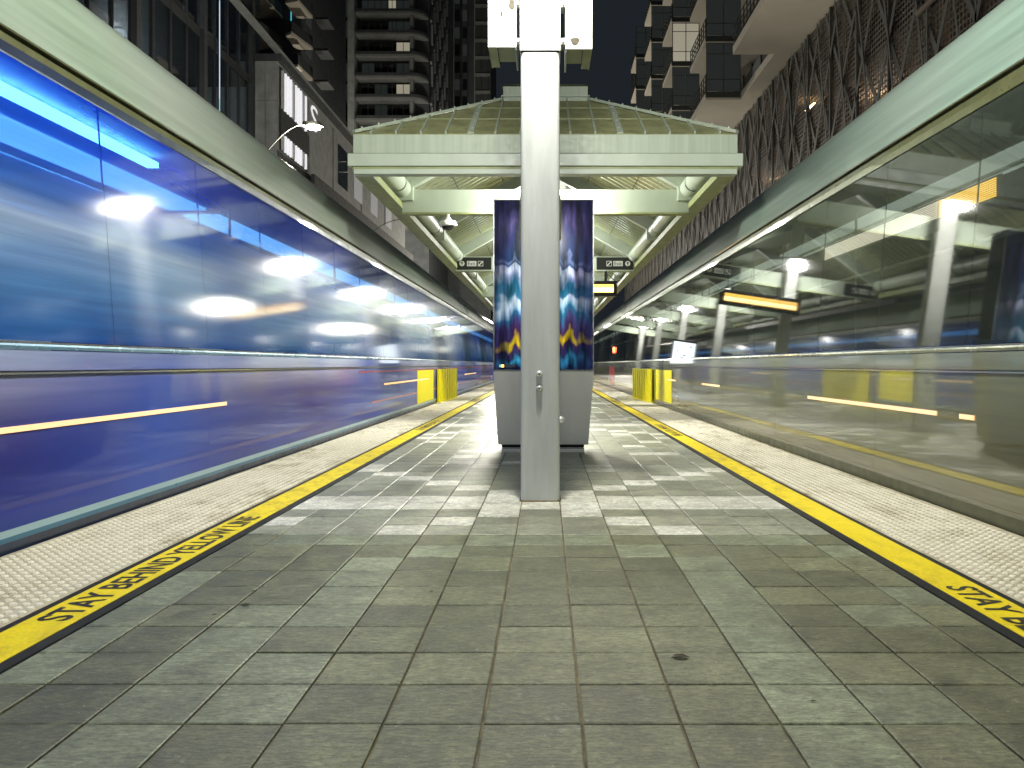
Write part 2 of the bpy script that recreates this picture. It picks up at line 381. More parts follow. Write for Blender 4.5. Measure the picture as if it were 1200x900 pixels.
# ================================================================== SETTING: ground, tracks, platform
tag(MB().box(-300, 300, -60, 600, -1.2, -.35).build('ground', 'asphalt'), kind='structure')
for sx in (-1, 1):
    bed = tag(MB().box(*sorted((sx*3.05, sx*6.3)), -40, 130, -.349, -.25).build('track_bed', 'ballast'), kind='structure')
    for gx in (3.95, 5.385):
        MB().box(*sorted((sx*gx, sx*(gx+.07))), -40, 130, -.25, -.12).build('rail', 'rail_steel', bed)
PE = 80.0       # platform far end
plat = tag(MB().prism([(-3.09, -.34), (-3.09, -.012), (3.03, -.012), (3.03, -.34)], -20, PE).build('platform', 'grout'), kind='structure')

X0 = -.195; Y0 = .03; T = .305
def tile_mesh(name, seed, g=.0042, bev=.004, hx=T/2, hy=T/2):
    r = random.Random(seed); mb = MB(); a, b = hx - g, hy - g; h = .0115
    j = [r.uniform(-.0009, .0009) for _ in range(8)]; z = [h + r.uniform(-.0012, .0012) for _ in range(4)]
    c = [(-a+j[0], -b+j[1]), (a+j[2], -b+j[3]), (a+j[4], b+j[5]), (-a+j[6], b+j[7])]
    mb.v += [(x, y, -.004) for x, y in c] + [(x, y, zz-bev*.6) for (x, y), zz in zip(c, z)] + [(x*(1-bev/a), y*(1-bev/b), zz) for (x, y), zz in zip(c, z)]
    for k in range(4):
        n = (k+1) % 4; mb.f += [(k, n, n+4, k+4), (k+4, n+4, n+8, k+8)]
    mb.f.append((8, 9, 10, 11))
    return mb
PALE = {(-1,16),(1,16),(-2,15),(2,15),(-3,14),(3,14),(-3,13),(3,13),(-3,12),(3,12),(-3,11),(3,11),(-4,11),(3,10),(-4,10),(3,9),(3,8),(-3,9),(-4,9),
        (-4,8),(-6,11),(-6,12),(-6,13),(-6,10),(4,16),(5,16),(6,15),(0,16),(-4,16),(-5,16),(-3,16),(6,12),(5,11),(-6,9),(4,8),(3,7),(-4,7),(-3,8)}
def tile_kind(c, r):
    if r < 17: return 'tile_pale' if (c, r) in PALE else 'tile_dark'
    rel = (r - 20) % 27; rel = rel - 27 if rel > 13 else rel     # X pattern of white tiles centred on each column
    if rel in (0, 1): return 'tile_white'
    k = abs(rel) if rel < 0 else rel - 1
    if abs(c) == k and k <= 7: return 'tile_white'
    if random.Random(c * 131 + r * 7).random() < (.10 if r > 26 else .03): return 'tile_white'
    return 'tile_grey'
tiles = []
XL, XR = -1.945, 1.855
for r in range(0, int((PE - Y0) / T)):
    for c in range(-6, 7):
        x0 = max(XL, X0 + c*T); x1 = min(XR, X0 + (c+1)*T)
        if x1 - x0 < .02: continue
        yc = Y0 + (r + .5)*T
        if yc < 1.9: near = 1e9
        px = 640 + (x0+x1)/2 / max(yc,.2) * F; py = 427 + HC / max(yc,.2) * F
        vis = (yc > 1.9 and -60 < px < 1260 and py < 960)
        tiles.append((not vis, yc, c, r, x0, x1))
tiles.sort()
TM = {}
def tmesh(kind, wd, var):
    k = (kind, round(wd, 3), var)
    if k not in TM:
        mb = tile_mesh('paving_tile', hash((round(wd*1000), var)) % 999, hx=wd/2)
        me = bpy.data.meshes.new('paving_tile'); me.from_pydata(mb.v, [], mb.f); me.materials.append(MATS[kind]); TM[k] = me
    return TM[k]
rest = {}
for i, (nv, yc, c, r, x0, x1) in enumerate(tiles):
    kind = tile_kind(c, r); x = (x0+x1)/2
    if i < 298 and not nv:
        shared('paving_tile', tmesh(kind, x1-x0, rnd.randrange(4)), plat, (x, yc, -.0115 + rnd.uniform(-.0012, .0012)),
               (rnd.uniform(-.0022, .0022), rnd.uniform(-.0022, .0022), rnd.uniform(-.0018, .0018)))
    else:
        mb = rest.setdefault(kind, MB()); tb = tile_mesh('t', r*31+c, hx=(x1-x0)/2); k = len(mb.v)
        dz = rnd.uniform(-.0012, .0012)
        mb.v += [(a+x, b+yc, cc-.0115+dz) for a, b, cc in tb.v]; mb.f += [tuple(q+k for q in f) for f in tb.f]
for kind, mb in rest.items():
    tag(mb.build('far_paving_tiles', kind, plat), 'paving tiles too far or too many to count', kind='stuff')

# tactile strips, yellow warning lines with lettering
for sx, off in ((-1, 0.0), (1, -.085)):
    def xx(d): return sx * (d + off)
    xi, xo = xx(2.272), xx(3.105 if sx < 0 else 3.12)
    y = -2.0; k = 0; DP = .0605
    dome = MB()
    while y < PE:
        y1 = y + .61
        a, b = sorted((xi, xo))
        if y < 46: MB().box(a, b, y + .003, y1 - .003, -.011, .003 + rnd.uniform(-.001, .001)).build('tactile_panel', 'tactile_base', plat)
        y = y1; k += 1
    MB().box(*sorted((xi, xo)), 46.03, PE, -.011, .003).build('tactile_panel', 'tactile_base', plat)
    nx = int((abs(xo - xi) - .03) / DP)
    for q in range(int((34 + 0) / DP)):
        yc = 1.5 + q*DP
        for p in range(nx):
            x = xi + sx * (.04 + p*DP)
            n = 8 if yc < 10 else 5
            i0 = len(dome.v); ph = rnd.random()
            h = .0105 * rnd.uniform(.8, 1)
            for rr, zz in ((.0205, .003), (.0170, .003+h*.75), (.0110, .003+h)):
                for t in range(n): dome.v.append((x + rr*math.cos(2*math.pi*(t+ph)/n), yc + rr*math.sin(2*math.pi*(t+ph)/n), zz))
            for lv in range(2):
                for t in range(n): dome.f.append((i0+lv*n+t, i0+lv*n+(t+1)%n, i0+lv*n+n+(t+1)%n, i0+lv*n+n+t))
            dome.f.append(tuple(i0+2*n+t for t in range(n)))
    tag(dome.build('tactile_domes', 'tactile', plat), 'rows of small truncated domes on the edge strip', kind='stuff')
    band = lambda d0, d1, z, nm, mt: MB().box(*sorted((xx(d0), xx(d1))), -6, PE, -.011, z).build(nm, mt, plat)
    band(2.229, 2.2715, .0022, 'black_edge_strip', 'black_rubber')
    band(2.006, 2.2285, .0045, 'yellow_line', 'yellow_paint')
    band(1.947 if sx < 0 else 1.945, 2.0055, .0022, 'black_edge_strip', 'black_rubber')
    starts = ((3.44, 0), (13.4, 1), (23.4, 1)) if sx < 0 else ((3.98, 0), (14.7, 1), (24.5, 1))
    for y0, far in starts:
        if sx < 0: text('STAY BEHIND YELLOW LINE', 'warning_lettering', 'letter_black', plat, (xx(2.045), y0, .0062), (0,1,0), (-1,0,0), 2.36, .145)
        else: text('STAY BEHIND YELLOW LINE', 'warning_lettering', 'letter_black', plat, (xx(2.045), y0, .0062), (0,-1,0), (1,0,0), 2.36, .145)
# fallen leaves and bits on the paving
for i, (px, py, s) in enumerate(((797, 772, 1.5), (288, 710, .9), (297, 694, .55), (251, 721, .4), (505, 694, .4), (573, 647, .35), (953, 823, .4))):
    Yd = HC * F / (py - 427); p = at(px, py, Yd); mb = MB()
    q = [(-.024, 0), (-.010, .010), (.008, .011), (.026, .001), (.008, -.010), (-.010, -.009)]
    an = rnd.uniform(-.4, .4)
    top = [Vector((p.x + s*(a*math.cos(an)-b*math.sin(an)), p.y + s*(a*math.sin(an)+b*math.cos(an)), .003 + .006*s*abs(b)/.01)) for a, b in q]
    mb.v = [tuple(v) for v in top] + [(v.x, v.y, v.z + .0012) for v in top]
    mb.f = [(5,4,3,2,1,0), (6,7,8,9,10,11)] + [(k, (k+1)%6, (k+1)%6+6, k+6) for k in range(6)]
    tag(mb.build('fallen_leaf', 'rust'), ['curled brown leaf lying on the dark tiles right of centre', 'dark brown leaf lying near the left yellow lettering', 'small leaf scrap just beyond the dark leaf near left lettering',
        'tiny debris crumb left of the dark leaf by the lettering', 'tiny crumb on the dark tiles left of the post', 'tiny crumb on the paving straight before the post base', 'tiny brown crumb on pale tiles at lower right'][i], 'leaf', 'litter on the platform tiles')

# ================================================================== front post with its lamp
def rounded(x0, x1, y0, y1, r, n=5):
    pts = []
    for cx, cy, a0 in ((x1-r, y1-r, 0), (x0+r, y1-r, 90), (x0+r, y0+r, 180), (x1-r, y0+r, 270)):
        for k in range(n+1):
            t = R(a0 + 90*k/n); pts.append((cx + r*math.cos(t), cy + r*math.sin(t)))
    return pts
def column(mb, prof, z0, z1):
    n = len(prof); i = len(mb.v)
    mb.v += [(x, y, z0) for x, y in prof] + [(x, y, z1) for x, y in prof]
    for k in range(n): mb.f.append((i+k, i+(k+1)%n, i+n+(k+1)%n, i+n+k))
    mb.f.append(tuple(i+k for k in reversed(range(n)))); mb.f.append(tuple(i+n+k for k in range(n)))
    return mb
def smooth_by_angle(o, a=40):
    me = o.data
    for p in me.polygons: p.use_smooth = True
    bm = bmesh.new(); bm.from_mesh(me)
    for e in bm.edges:
        if len(e.link_faces) == 2 and e.calc_face_angle(0) > R(a): e.smooth = False
    bm.to_mesh(me); bm.free(); return o
post = empty('lamp_post', (-.05, 6.615, 0), 'tall square white steel post standing in the middle of the platform', 'post')
smooth_by_angle(column(MB(), rounded(-.205, .109, 6.46, 6.77, .032), .0, 3.6).build('shaft', 'post_paint', post))
smooth_by_angle(column(MB(), rounded(-.212, .116, 6.452, 6.778, .012, 2), 3.615, 4.30).build('upper_sleeve', 'white_metal', post))
MB().box(-.20, .104, 6.47, 6.76, 3.598, 3.618).build('joint_shadow', 'dark_slot', post)  # near-black strip draws the shadow line under the sleeve
# sealant round the foot
seal = MB(); ring = rounded(-.216, .120, 6.449, 6.781, .034)
i0 = 0; n = len(ring)
for j, (x, y) in enumerate(ring): seal.v.append((x + rnd.uniform(-.006, .006), y + rnd.uniform(-.006, .006), .0005))
for j, (x, y) in enumerate(rounded(-.206, .110, 6.459, 6.771, .033)): seal.v.append((x, y, .012 + rnd.uniform(-.004, .006)))
seal.f = [(k, (k+1) % n, n+(k+1) % n, n+k) for k in range(n)]
seal.build('sealant_bead', 'sealant', post)
def knob(px, py, face='front'):
    p = at(px, py, 6.46); mb = MB()
    d = Vector((0, -1, 0)) if face == 'front' else Vector((1, 0, 0))
    c = Vector((p.x, 6.46, p.z)) if face == 'front' else Vector((.109, 6.5, p.z))
    mb.tube([c, c + d*.012, c + d*.03, c + d*.036], .02, 14, True, [.026, .026, .02, .012])
    o = smooth_by_angle(mb.build('bolt_head', 'bolt_metal', post))
    c2 = c + d*.0362
    mb = MB(); mb.tube([c2, c2 + d*.001], .008, 6); mb.build('socket', 'dark_slot', o)
knob(632, 438); knob(632, 455); knob(656, 492, 'side')
# steel brackets / cabinets left and right of the sleeve
for nm, xa, xb in (('left', -.465, -.239), ('right', .157, .369)):
    out, inn = (xa, xb) if nm == 'left' else (xb, xa); sg = 1 if nm == 'left' else -1
    zb = 3.643 if nm == 'left' else 3.628
    cab = MB().box(*sorted((xa, xb)), 6.46, 6.475, zb, 4.25).build('cabinet', 'white_metal', post)
    MB().box(*sorted((out, out+sg*.012)), 6.476, 6.93, zb, 4.25).build('cabinet_side', 'canopy_olive', cab)
    MB().box(*sorted((out+sg*.0125, out+sg*.07)), 6.476, 6.92, zb+.004, zb+.012).build('cabinet_flange', 'canopy_dark', cab)  # underside's shade put into these darker olive colours
    MB().box(*sorted((out+sg*.072, inn-sg*.014)), 6.476, 6.86, zb+.03, zb+.04).build('cabinet_floor', 'canopy_dark', cab)
    MB().box(*sorted((inn-sg*.012, inn)), 6.476, 6.93, zb-.02, 4.25).build('cabinet_side', 'gutter_paint', cab)
    for zz in (3.68, 3.98):
        MB().box(*sorted((inn+sg*.0005, (-.2125 if nm == 'left' else .1165))), 6.50, 6.62, zz, zz+.05).build('bracket', 'white_metal', post)
        p0 = Vector(((inn + (-.2125 if nm == 'left' else .1165))/2, 6.5, zz+.025)); mb = MB(); mb.tube([p0, p0 - Vector((0,.014,0))], .011, 8); mb.build('bolt_head', 'bolt_metal', post)
    if nm == 'left':
        holes = [((587.6, 16.5), .011, .025), ((587.8, 9.3), .005, .005), ((587.8, 4.8), .005, .005), ((599.5, 5), .027, .05)]
    else: holes = [((674, 48), .040, .032), ((686.4, 35.4), .004, .004)]
    for (px, py), wx, wz in holes:
        p = at(px, py, 6.4595); mb = MB(); n = 11; rr = [rnd.uniform(.75, 1.1) for _ in range(n)]
        pts = [(p.x + wx*rr[k]*math.cos(6.283*k/n), p.z + wz*rr[k]*math.sin(6.283*k/n)) for k in range(n)]
        mb.v = [(x, 6.4575, z) for x, z in pts] + [(x, 6.4597, z) for x, z in pts]
        mb.f = [tuple(range(n))] + [(k, (k+1)%n, (k+1)%n+n, k+n) for k in range(n)]
        mb.build('rust_hole', 'rust', cab)
MB().box(-.222, .126, 6.772, 6.84, 2.15, 2.52).build('rear_box', 'canopy_dark', post)
# lamp head on an arm above
def lamp_head(par, yp, energy, z0=4.30):
    smooth_by_angle(MB().tube([(-.05, yp+.16, z0), (-.05, yp+.16, 5.78)], .055, 14).build('mast', 'white_metal', par))
    MB().bar((-.05, yp+.10, 5.72), (-.05, yp-.95, 5.60), .09, .09).build('lamp_arm', 'white_metal', par)
    MB().prism([(-.27, 5.44), (-.22, 5.56), (.12, 5.56), (.17, 5.44)], yp-1.10, yp-.50).build('lamp_housing', 'white_metal', par)
    MB().box(-.22, .12, yp-1.05, yp-.55, 5.415, 5.438).build('lamp_lens', 'lamp_head', par)
    light('lamp_light', 'POINT', (-.05, yp-.78, 5.22), energy, (1, 1, .93), par, .16)
lamp_head(post, 6.452, 1200)
fill_post = empty('lamp_post', (-.05, -5.8, 0), 'added white lamp post out of view behind the camera', 'post')  # unseen post added as fill light for kiosk, canopy and paving
column(MB(), rounded(-.205, .109, -5.96, -5.65, .032), .0, 4.30).build('shaft', 'post_paint', fill_post)
lamp_head(fill_post, -5.97, 1900)

# ================================================================== digital kiosk
KY = 10.09
kiosk = empty('digital_kiosk', (at(637, 0, KY).x, KY + .17, 0), 'tall digital advertising totem with blue zigzag screen behind the white post', 'kiosk')
def kx(px): return at(px, 0, KY).x
ZT, ZM = at(0, 234, KY).z, at(0, 434, KY).z; ZB = at(0, 521, KY).z
MB().box(kx(578), kx(696), KY+.012, KY+.34, ZM, ZT).build('screen_housing', 'dark_metal', kiosk)
scr = MB().box(kx(579.5), kx(694.5), KY+.002, KY+.0118, ZM+.012, ZT-.012).build('screen', 'screen', kiosk)
for a, b, c, d in ((578, 579.3, 234, 434), (694.7, 696, 234, 434)):
    MB().box(kx(a), kx(b), KY-.004, KY+.0115, ZM, ZT).build('screen_trim', 'bright_trim', kiosk)
MB().box(kx(578), kx(696), KY-.004, KY+.0115, ZM-.012, ZM+.008).build('screen_trim', 'bright_trim', kiosk)
MB().box(kx(578), kx(696), KY-.004, KY+.0115, ZT-.010, ZT+.004).build('screen_trim', 'dark_metal', kiosk)
mb = MB(); a, b, c, d = kx(578), kx(696), kx(583.5), kx(689.5)
mb.hexa([(c, KY, ZB), (d, KY, ZB), (d, KY+.34, ZB), (c, KY+.34, ZB), (a, KY, ZM-.013), (b, KY, ZM-.013), (b, KY+.34, ZM-.013), (a, KY+.34, ZM-.013)])
mb.build('lower_cabinet', 'steel_cabinet', kiosk, bevel=.006)
MB().box(kx(588), kx(684.5), KY+.03, KY+.30, .06, ZB).build('plinth_recess', 'dark_slot', kiosk)
MB().box(kx(588), kx(684.5), KY+.0, KY+.32, .0, .055).build('plinth', 'steel_cabinet', kiosk)
MB().box(kx(588), kx(684.5), KY-.003, KY+.0, .042, .052).build('plinth_trim', 'bright_trim', kiosk)
for px0, px1, mt in ((585, 587.5, 'cyan_led'), (587.6, 590.5, 'amber_led'), (592, 604, 'window_dim')):
    p0 = at(px0, 430.3, KY); p1 = at(px1, 427.3, KY)
    MB().box(p0.x, p1.x, KY-.001, KY+.0019, p0.z, p1.z).build('screen_badge', mt, kiosk)

# ================================================================== platform canopy
CY = 10.8; CE = 62.0; CX = -.01; W = 2.6
can = empty('platform_canopy', (CX, CY, 0), 'pale green steel canopy with hipped ribbed roof spanning the platform', 'canopy')
def cz(py, Y=CY): return at(0, py, Y).z
z157, z178, z193, z203 = cz(157), cz(179.5), cz(195), cz(203)
# front fascia: gutter, main beam, two lips
MB().box(CX-W+.02, CX+W-.02, CY+.02, CY+.14, z178+.004, z157).build('front_gutter', 'gutter_paint', can, bevel=.008)
MB().box(CX-W+.01, CX+W-.01, CY+.03, CY+.13, z178-.008, z178+.004).build('shadow_gap', 'dark_slot', can)
fb = MB().box(CX-W-.045, CX+W+.045, CY-.03, CY+.15, z193, z178-.008).build('front_beam', 'canopy_paint', can, bevel=.012)
MB().box(CX-W+.02, CX+W-.02, CY+.0, CY+.14, z193-.035, z193-.0005).build('fascia_lip', 'canopy_dark', can)
MB().box(CX-W+.035, CX+W-.035, CY-.012, CY+.16, z203-.012, z193-.0355).build('fascia_lip', 'canopy_paint', can, bevel=.006)
# side eaves
for sx in (-1, 1):
    a = lambda d: CX + sx*d
    MB().box(*sorted((a(W-.02), a(W-.14))), CY+.1405, CE, z178+.004, z157).build('side_gutter', 'gutter_paint', can)
    MB().box(*sorted((a(W+.045), a(W-.15))), CY+.1505, CE, z193, z178-.008).build('eave_beam', 'canopy_paint', can, bevel=.012)
    MB().box(*sorted((a(W-.02), a(W-.26))), CY+.1605, CE, z203-.012, z193-.001).build('eave_soffit', 'canopy_dark', can)
# roof: hip end + long slopes, standing seam panels
RI = at(588, 118, 12.7); RW = .70; RZ = RI.z; EZ = z157 + .01
def roof_z(d): return EZ + (W - .02 - d) / (W - .02 - RW) * (RZ - EZ)       # by distance from centre line
dx = .335; k = -8
while k < 8:
    xa, xb = max(-(W-.02), k*dx), min(W-.02, (k+1)*dx)
    def top(x):                                                       # how far the panel runs before the hip line
        d = max(abs(x), RW); return CY + .03 + (W-.02-d), roof_z(d)
    ya, za = top(xa); yb, zb = top(xb); m = MB()
    y0 = CY + .03
    if xa < -RW < xb or xa < RW < xb:
        q = -RW if xa < -RW < xb else RW; yq, zq = top(q)
        pts = [(xa, y0, EZ), (xb, y0, EZ), (xb, yb, zb), (q, yq, zq), (xa, ya, za)]
    else: pts = [(xa, y0, EZ), (xb, y0, EZ), (xb, yb, zb), (xa, ya, za)]
    n = len(pts); m.v = [(CX+x, y, z) for x, y, z in pts] + [(CX+x, y, z-.03) for x, y, z in pts]
    m.f = [tuple(range(n)), tuple(reversed(range(n, 2*n)))] + [(i, (i+1)%n, (i+1)%n+n, i+n) for i in range(n)]
    m.build('roof_panel', 'canopy_olive', can)
    if k > -8:
        x = k*dx; wide = k in (-3, 3)
        yt, zt = top(x); wd = .085 if wide else .026
        rb = MB().bar((CX+x, y0, EZ+.012), (CX+x, yt, zt+.012), wd, .05 if not wide else .034).build('roof_rib', 'gutter_paint', can)
        if wide:
            for f in (.12, .36, .62, .86):
                p = Vector((CX+x, y0, EZ+.03)).lerp(Vector((CX+x, yt, zt+.03)), f); MB().tube([p, p+Vector((0,-.01,.014))], .014, 8).build('bolt_head', 'bolt_metal', rb)
    k += 1
for f in (.40, .74):      # overlap joints across the panels
    d = W-.02 - f*(W-.02-RW)
    MB().bar((CX-d, CY+.03+(W-.02-d), roof_z(d)+.004), (CX+d, CY+.03+(W-.02-d), roof_z(d)+.004), .02, .012).build('roof_lap', 'canopy_dark', can)
for sx in (-1, 1):
    c0, c1 = Vector((CX+sx*(W-.02), CY+.03, EZ+.03)), Vector((CX+sx*RW, CY+.03+(W-.02-RW), RZ+.03))
    hc = MB().bar(c0, c1, .07, .04).build('hip_cap', 'gutter_paint', can)
    for i in range(10):
        p = c0.lerp(c1, (i+.5)/10); MB().tube([p, p+Vector((0,0,.045))], .012, 6).build('bolt_head', 'bolt_metal', hc)
    y = CY+.03
    m = MB(); m.v = [(CX+sx*(W-.02), y, EZ), (CX+sx*(W-.02), CE, EZ), (CX+sx*RW, CE, RZ), (CX+sx*RW, y+(W-.02-RW), RZ)]; m.f = [(0,1,2,3)]
    m.v += [(a, b, c-.03) for a, b, c in m.v]; m.f += [(7,6,5,4), (0,4,5,1), (1,5,6,2), (2,6,7,3), (3,7,4,0)]
    m.build('roof_slope', 'canopy_olive', can)
# ridge monitor
MY = CY+.03+(W-.02-RW)
mon = MB().box(CX-RW+.03, CX+RW-.03, MY+.06, CE-1, RZ-.02, RZ+.25).build('ridge_monitor', 'gutter_paint', can)
MB().box(CX-RW-.05, CX+RW+.05, MY+.0, CE-1, RZ+.0, RZ+.03).build('monitor_flashing', 'gutter_paint', mon)
MB().box(CX-RW+.0, CX+RW-.0, MY+.03, CE-1, RZ+.08, RZ+.10).build('monitor_flashing', 'canopy_paint', mon)
m = MB(); e = RW + .0; zt = RZ + .26
m.v = [(CX-e, MY+.02, zt), (CX+e, MY+.02, zt), (CX+e, CE-1, zt), (CX-e, CE-1, zt), (CX, MY+.02+e, zt+.26), (CX, CE-1, zt+.26)]
m.f = [(0,1,4), (1,2,5,4), (3,0,4,5), (3,2,1,0), (2,3,5)]
m.build('monitor_roof', 'canopy_olive', mon)
# ceiling decking, rafters, tie beams, tube stubs
def ceil_z(d): return roof_z(d) - .16
ties = [13.2 + 8.2*i for i in range(6)]; rafts = [13.2 + 4.1*i for i in range(12)]
for bay in range(-1, 11):
    ya = CY + .3 if bay < 0 else 13.2 + 4.1*bay + .09; yb = 13.2 + 4.1*(bay+1) - .09
    for sx in (-1, 1):
        m = MB(); y = ya; per = .26; prof = []
        while y < yb - .02:
            prof += [(y, 0), (y+.07, 0), (y+.10, .045), (y+.23, .045)]; y += per
        prof.append((yb, 0))
        d0, d1 = W-.20, .12
        for i, (yy, h) in enumerate(prof):
            dd = min(d0-.05, max(d1, W-.02-(yy-CY-.03)+.12)); m.v += [(CX+sx*d0, yy, ceil_z(d0)+h), (CX+sx*dd, yy, ceil_z(dd)+h)]
            if i: m.f.append((2*i-2, 2*i-1, 2*i+1, 2*i))
        m.build('ceiling_panel', 'ceiling_metal', can)
    for sx in (-1, 1):     # lap seam across the sheets
        for d in (.9, 1.7):
            if bay < 0: continue
            MB().bar((CX+sx*d, ya, ceil_z(d)-.004), (CX+sx*d, yb, ceil_z(d)-.004), .012, .006).build('ceiling_seam', 'dark_slot', can)
for y in rafts:
    for sx in (-1, 1):
        p, q = (CX+sx*(W-.24), y, ceil_z(W-.24)-.13), (CX+sx*.02, y, ceil_z(.02)-.13)
        MB().bar(p, q, .16, .26).build('rafter', 'canopy_paint', can)
        # inner eave pipe in lengths, a dark slit between two lengths at each rafter
        xp, zp = CX+sx*(W-.27), z193+.21; g = y-.55
        st = MB().tube([(xp, g+.03, zp), (xp, g+4.1-.03, zp)], .145, 20, False)
        if y == rafts[0]: st.tube([(xp, CY+.2, zp), (xp, g-.03, zp)], .145, 20, False)
        o = smooth_by_angle(st.build('eave_pipe', 'canopy_paint', can))
        MB().tube([(xp, g-.08, zp), (xp, g+.08, zp)], .122, 20).build('pipe_joint', 'dark_slot', o)
        MB().bar((xp-sx*.02, y-.09, zp-.02), (xp-sx*.02, y+.09, zp-.02), .30, .34).build('pipe_saddle', 'canopy_paint', can)
for y in ties:
    MB().box(CX-W+.25, CX+W-.25, y, y+.16, cz(249, 13.2), cz(222, 13.2)).build('tie_beam', 'canopy_paint', can, bevel=.01)
    MB().box(CX-W+.25, CX+W-.25, y-.02, y+.18, cz(249, 13.2)-.025, cz(249, 13.2)-.0005).build('tie_flange', 'canopy_dark', can)
    smooth_by_angle(column(MB(), rounded(CX-.15, CX+.15, y-.23, y-.022, .03), 0, ceil_z(.1)-.05).build('canopy_column', 'white_metal', can))
# ceiling lamps just before each tie
for i, y in enumerate(ties):
    lz = 4.30
    fx = empty('ceiling_lamp', (CX, y-.5, lz), ['round ceiling lamp under the canopy before the first tie beam', 'round ceiling lamp under the canopy above the exit signs', 'round ceiling lamp deep under the canopy past the exit signs', 'fourth round ceiling lamp from the front of the canopy', 'fifth round ceiling lamp from the front of the canopy', 'farthest round ceiling lamp under the canopy'][i], 'lamp', 'lamps under the canopy')
    MB().tube([(CX, y-.5, lz+.04), (CX, y-.5, ceil_z(0)-.02)], .02, 8).build('stem', 'white_metal', fx)
    smooth_by_angle(MB().tube([(CX, y-.5, lz+.06), (CX, y-.5, lz+.02), (CX, y-.5, lz-.03)], .2, 20, True, [.08, .20, .22]).build('housing', 'white_metal', fx))
    MB().tube([(CX, y-.5, lz-.032), (CX, y-.5, lz-.06)], .19, 20).build('diffuser', 'lamp_white', fx)
    light('lamp_light', 'SPOT', (CX, y-.5, lz-.09), 850, (1, 1, .95), fx, .06, (0, 0, 0), spot_size=R(134), spot_blend=.12)
    light('lamp_glow', 'POINT', (CX, y-.5, lz-.16), 420, (1, 1, .93), fx, .15)
# CCTV dome
cp = at(525, 251, 13.1)
cc = empty('dome_camera', cp, 'small white dome security camera hanging under the first tie beam', 'camera')
smooth_by_angle(MB().tube([cp, cp-Vector((0,0,.05)), cp-Vector((0,0,.06)), cp-Vector((0,0,.10))], .03, 14, True, [.025, .025, .045, .05]).build('mount', 'white_metal', cc))
smooth_by_angle(MB().tube([cp-Vector((0,0,z)) for z in (.10, .115, .15, .19, .20)], .1, 18, True, [.06, .13, .15, .15, .11]).build('housing', 'white_metal', cc))
smooth_by_angle(MB().tube([cp-Vector((0,0,z)) for z in (.2005, .24, .262)], .1, 16, True, [.10, .085, .04]).build('dome', 'black_sign', cc))
# exit signs on the second tie beam
def exit_sign(xa, xb, mirror, lab):
    Y = ties[1] - .03; zt, zb = at(0, 302, Y).z, at(0, 316.5, Y).z
    x0, x1 = at(xa, 0, Y).x, at(xb, 0, Y).x
    s = empty('exit_sign', (x0, Y, zb), lab, 'sign', 'exit signs under the canopy')
    MB().box(x0, x1, Y-.06, Y-.002, zb, zt).build('panel', 'black_sign', s)
    MB().box(x0-.02, x1+.02, Y-.07, Y-.003, zb-.035, zb-.001).build('trim', 'canopy_paint', s)
    MB().box(x0-.02, x1+.02, Y-.07, Y-.003, zt+.001, zt+.02).build('trim', 'canopy_paint', s)
    h = zt - zb; zc = (zb+zt)/2; f = Y-.064
    def disc(cx, r, mt, y, nm, par):
        m = MB(); n = 20; m.v = [(cx+r*math.cos(6.2832*k/n), y, zc+r*math.sin(6.2832*k/n)) for k in range(n)]; m.v += [(a, y+.003, b) for a, _, b in m.v]
        m.f = [tuple(range(n))] + [(k, (k+1)%n, (k+1)%n+n, k+n) for k in range(n)]
        return m.build(nm, mt, par)
    w = abs(x1 - x0); fl = -1 if mirror else 1; ref = x1 if mirror else x0
    X = lambda t: ref + fl*t
    disc(X(.14), h*.21, 'sign_white', f, 'arrow_roundel', s)
    c = X(.14); m = MB(); q = h*.15; yv = f-.002
    m.v = [(c-q*.18, yv, zc-q), (c+q*.18, yv, zc-q), (c+q*.18, yv, zc+q*.2), (c+q*.6, yv, zc-.0), (c+q*.75, yv, zc+q*.2), (c, yv, zc+q), (c-q*.75, yv, zc+q*.2), (c-q*.6, yv, zc), (c-q*.18, yv, zc+q*.2)]
    m.f = [(0,1,2,8), (2,3,4,5,6,7,8)]; m.build('arrow', 'black_sign', s)
    bx0, bx1 = sorted((X(.27), X(.52))); MB().box(bx0, bx1, f, f+.003, zc-h*.21, zc+h*.21).build('exit_plate', 'sign_white', s)
    text('Exit', 'exit_lettering', 'black_sign', s, (bx0+.03, f-.002, zc-h*.14), (1,0,0), (0,0,1), bx1-bx0-.06, h*.29)
    ix0, ix1 = sorted((X(.56), X(.70)))
    fr = MB(); e = .012
    fr.box(ix0, ix1, f, f+.003, zc-h*.21, zc-h*.21+e).box(ix0, ix1, f, f+.003, zc+h*.21-e, zc+h*.21).box(ix0, ix0+e, f, f+.003, zc-h*.21+e, zc+h*.21-e).box(ix1-e, ix1, f, f+.003, zc-h*.21+e, zc+h*.21-e)
    fr.build('stair_icon_frame', 'sign_white', s)
    MB().bar((ix0+.02, f+.0015, zc-h*.15), (ix1-.02, f+.0015, zc+h*.15), .003, .026, (0,0,1)).build('stair_icon', 'sign_white', s)
exit_sign(535.5, 576, False, 'black exit sign hanging left of the digital totem')
exit_sign(699, 741.5, True, 'black exit sign hanging right of the digital totem')
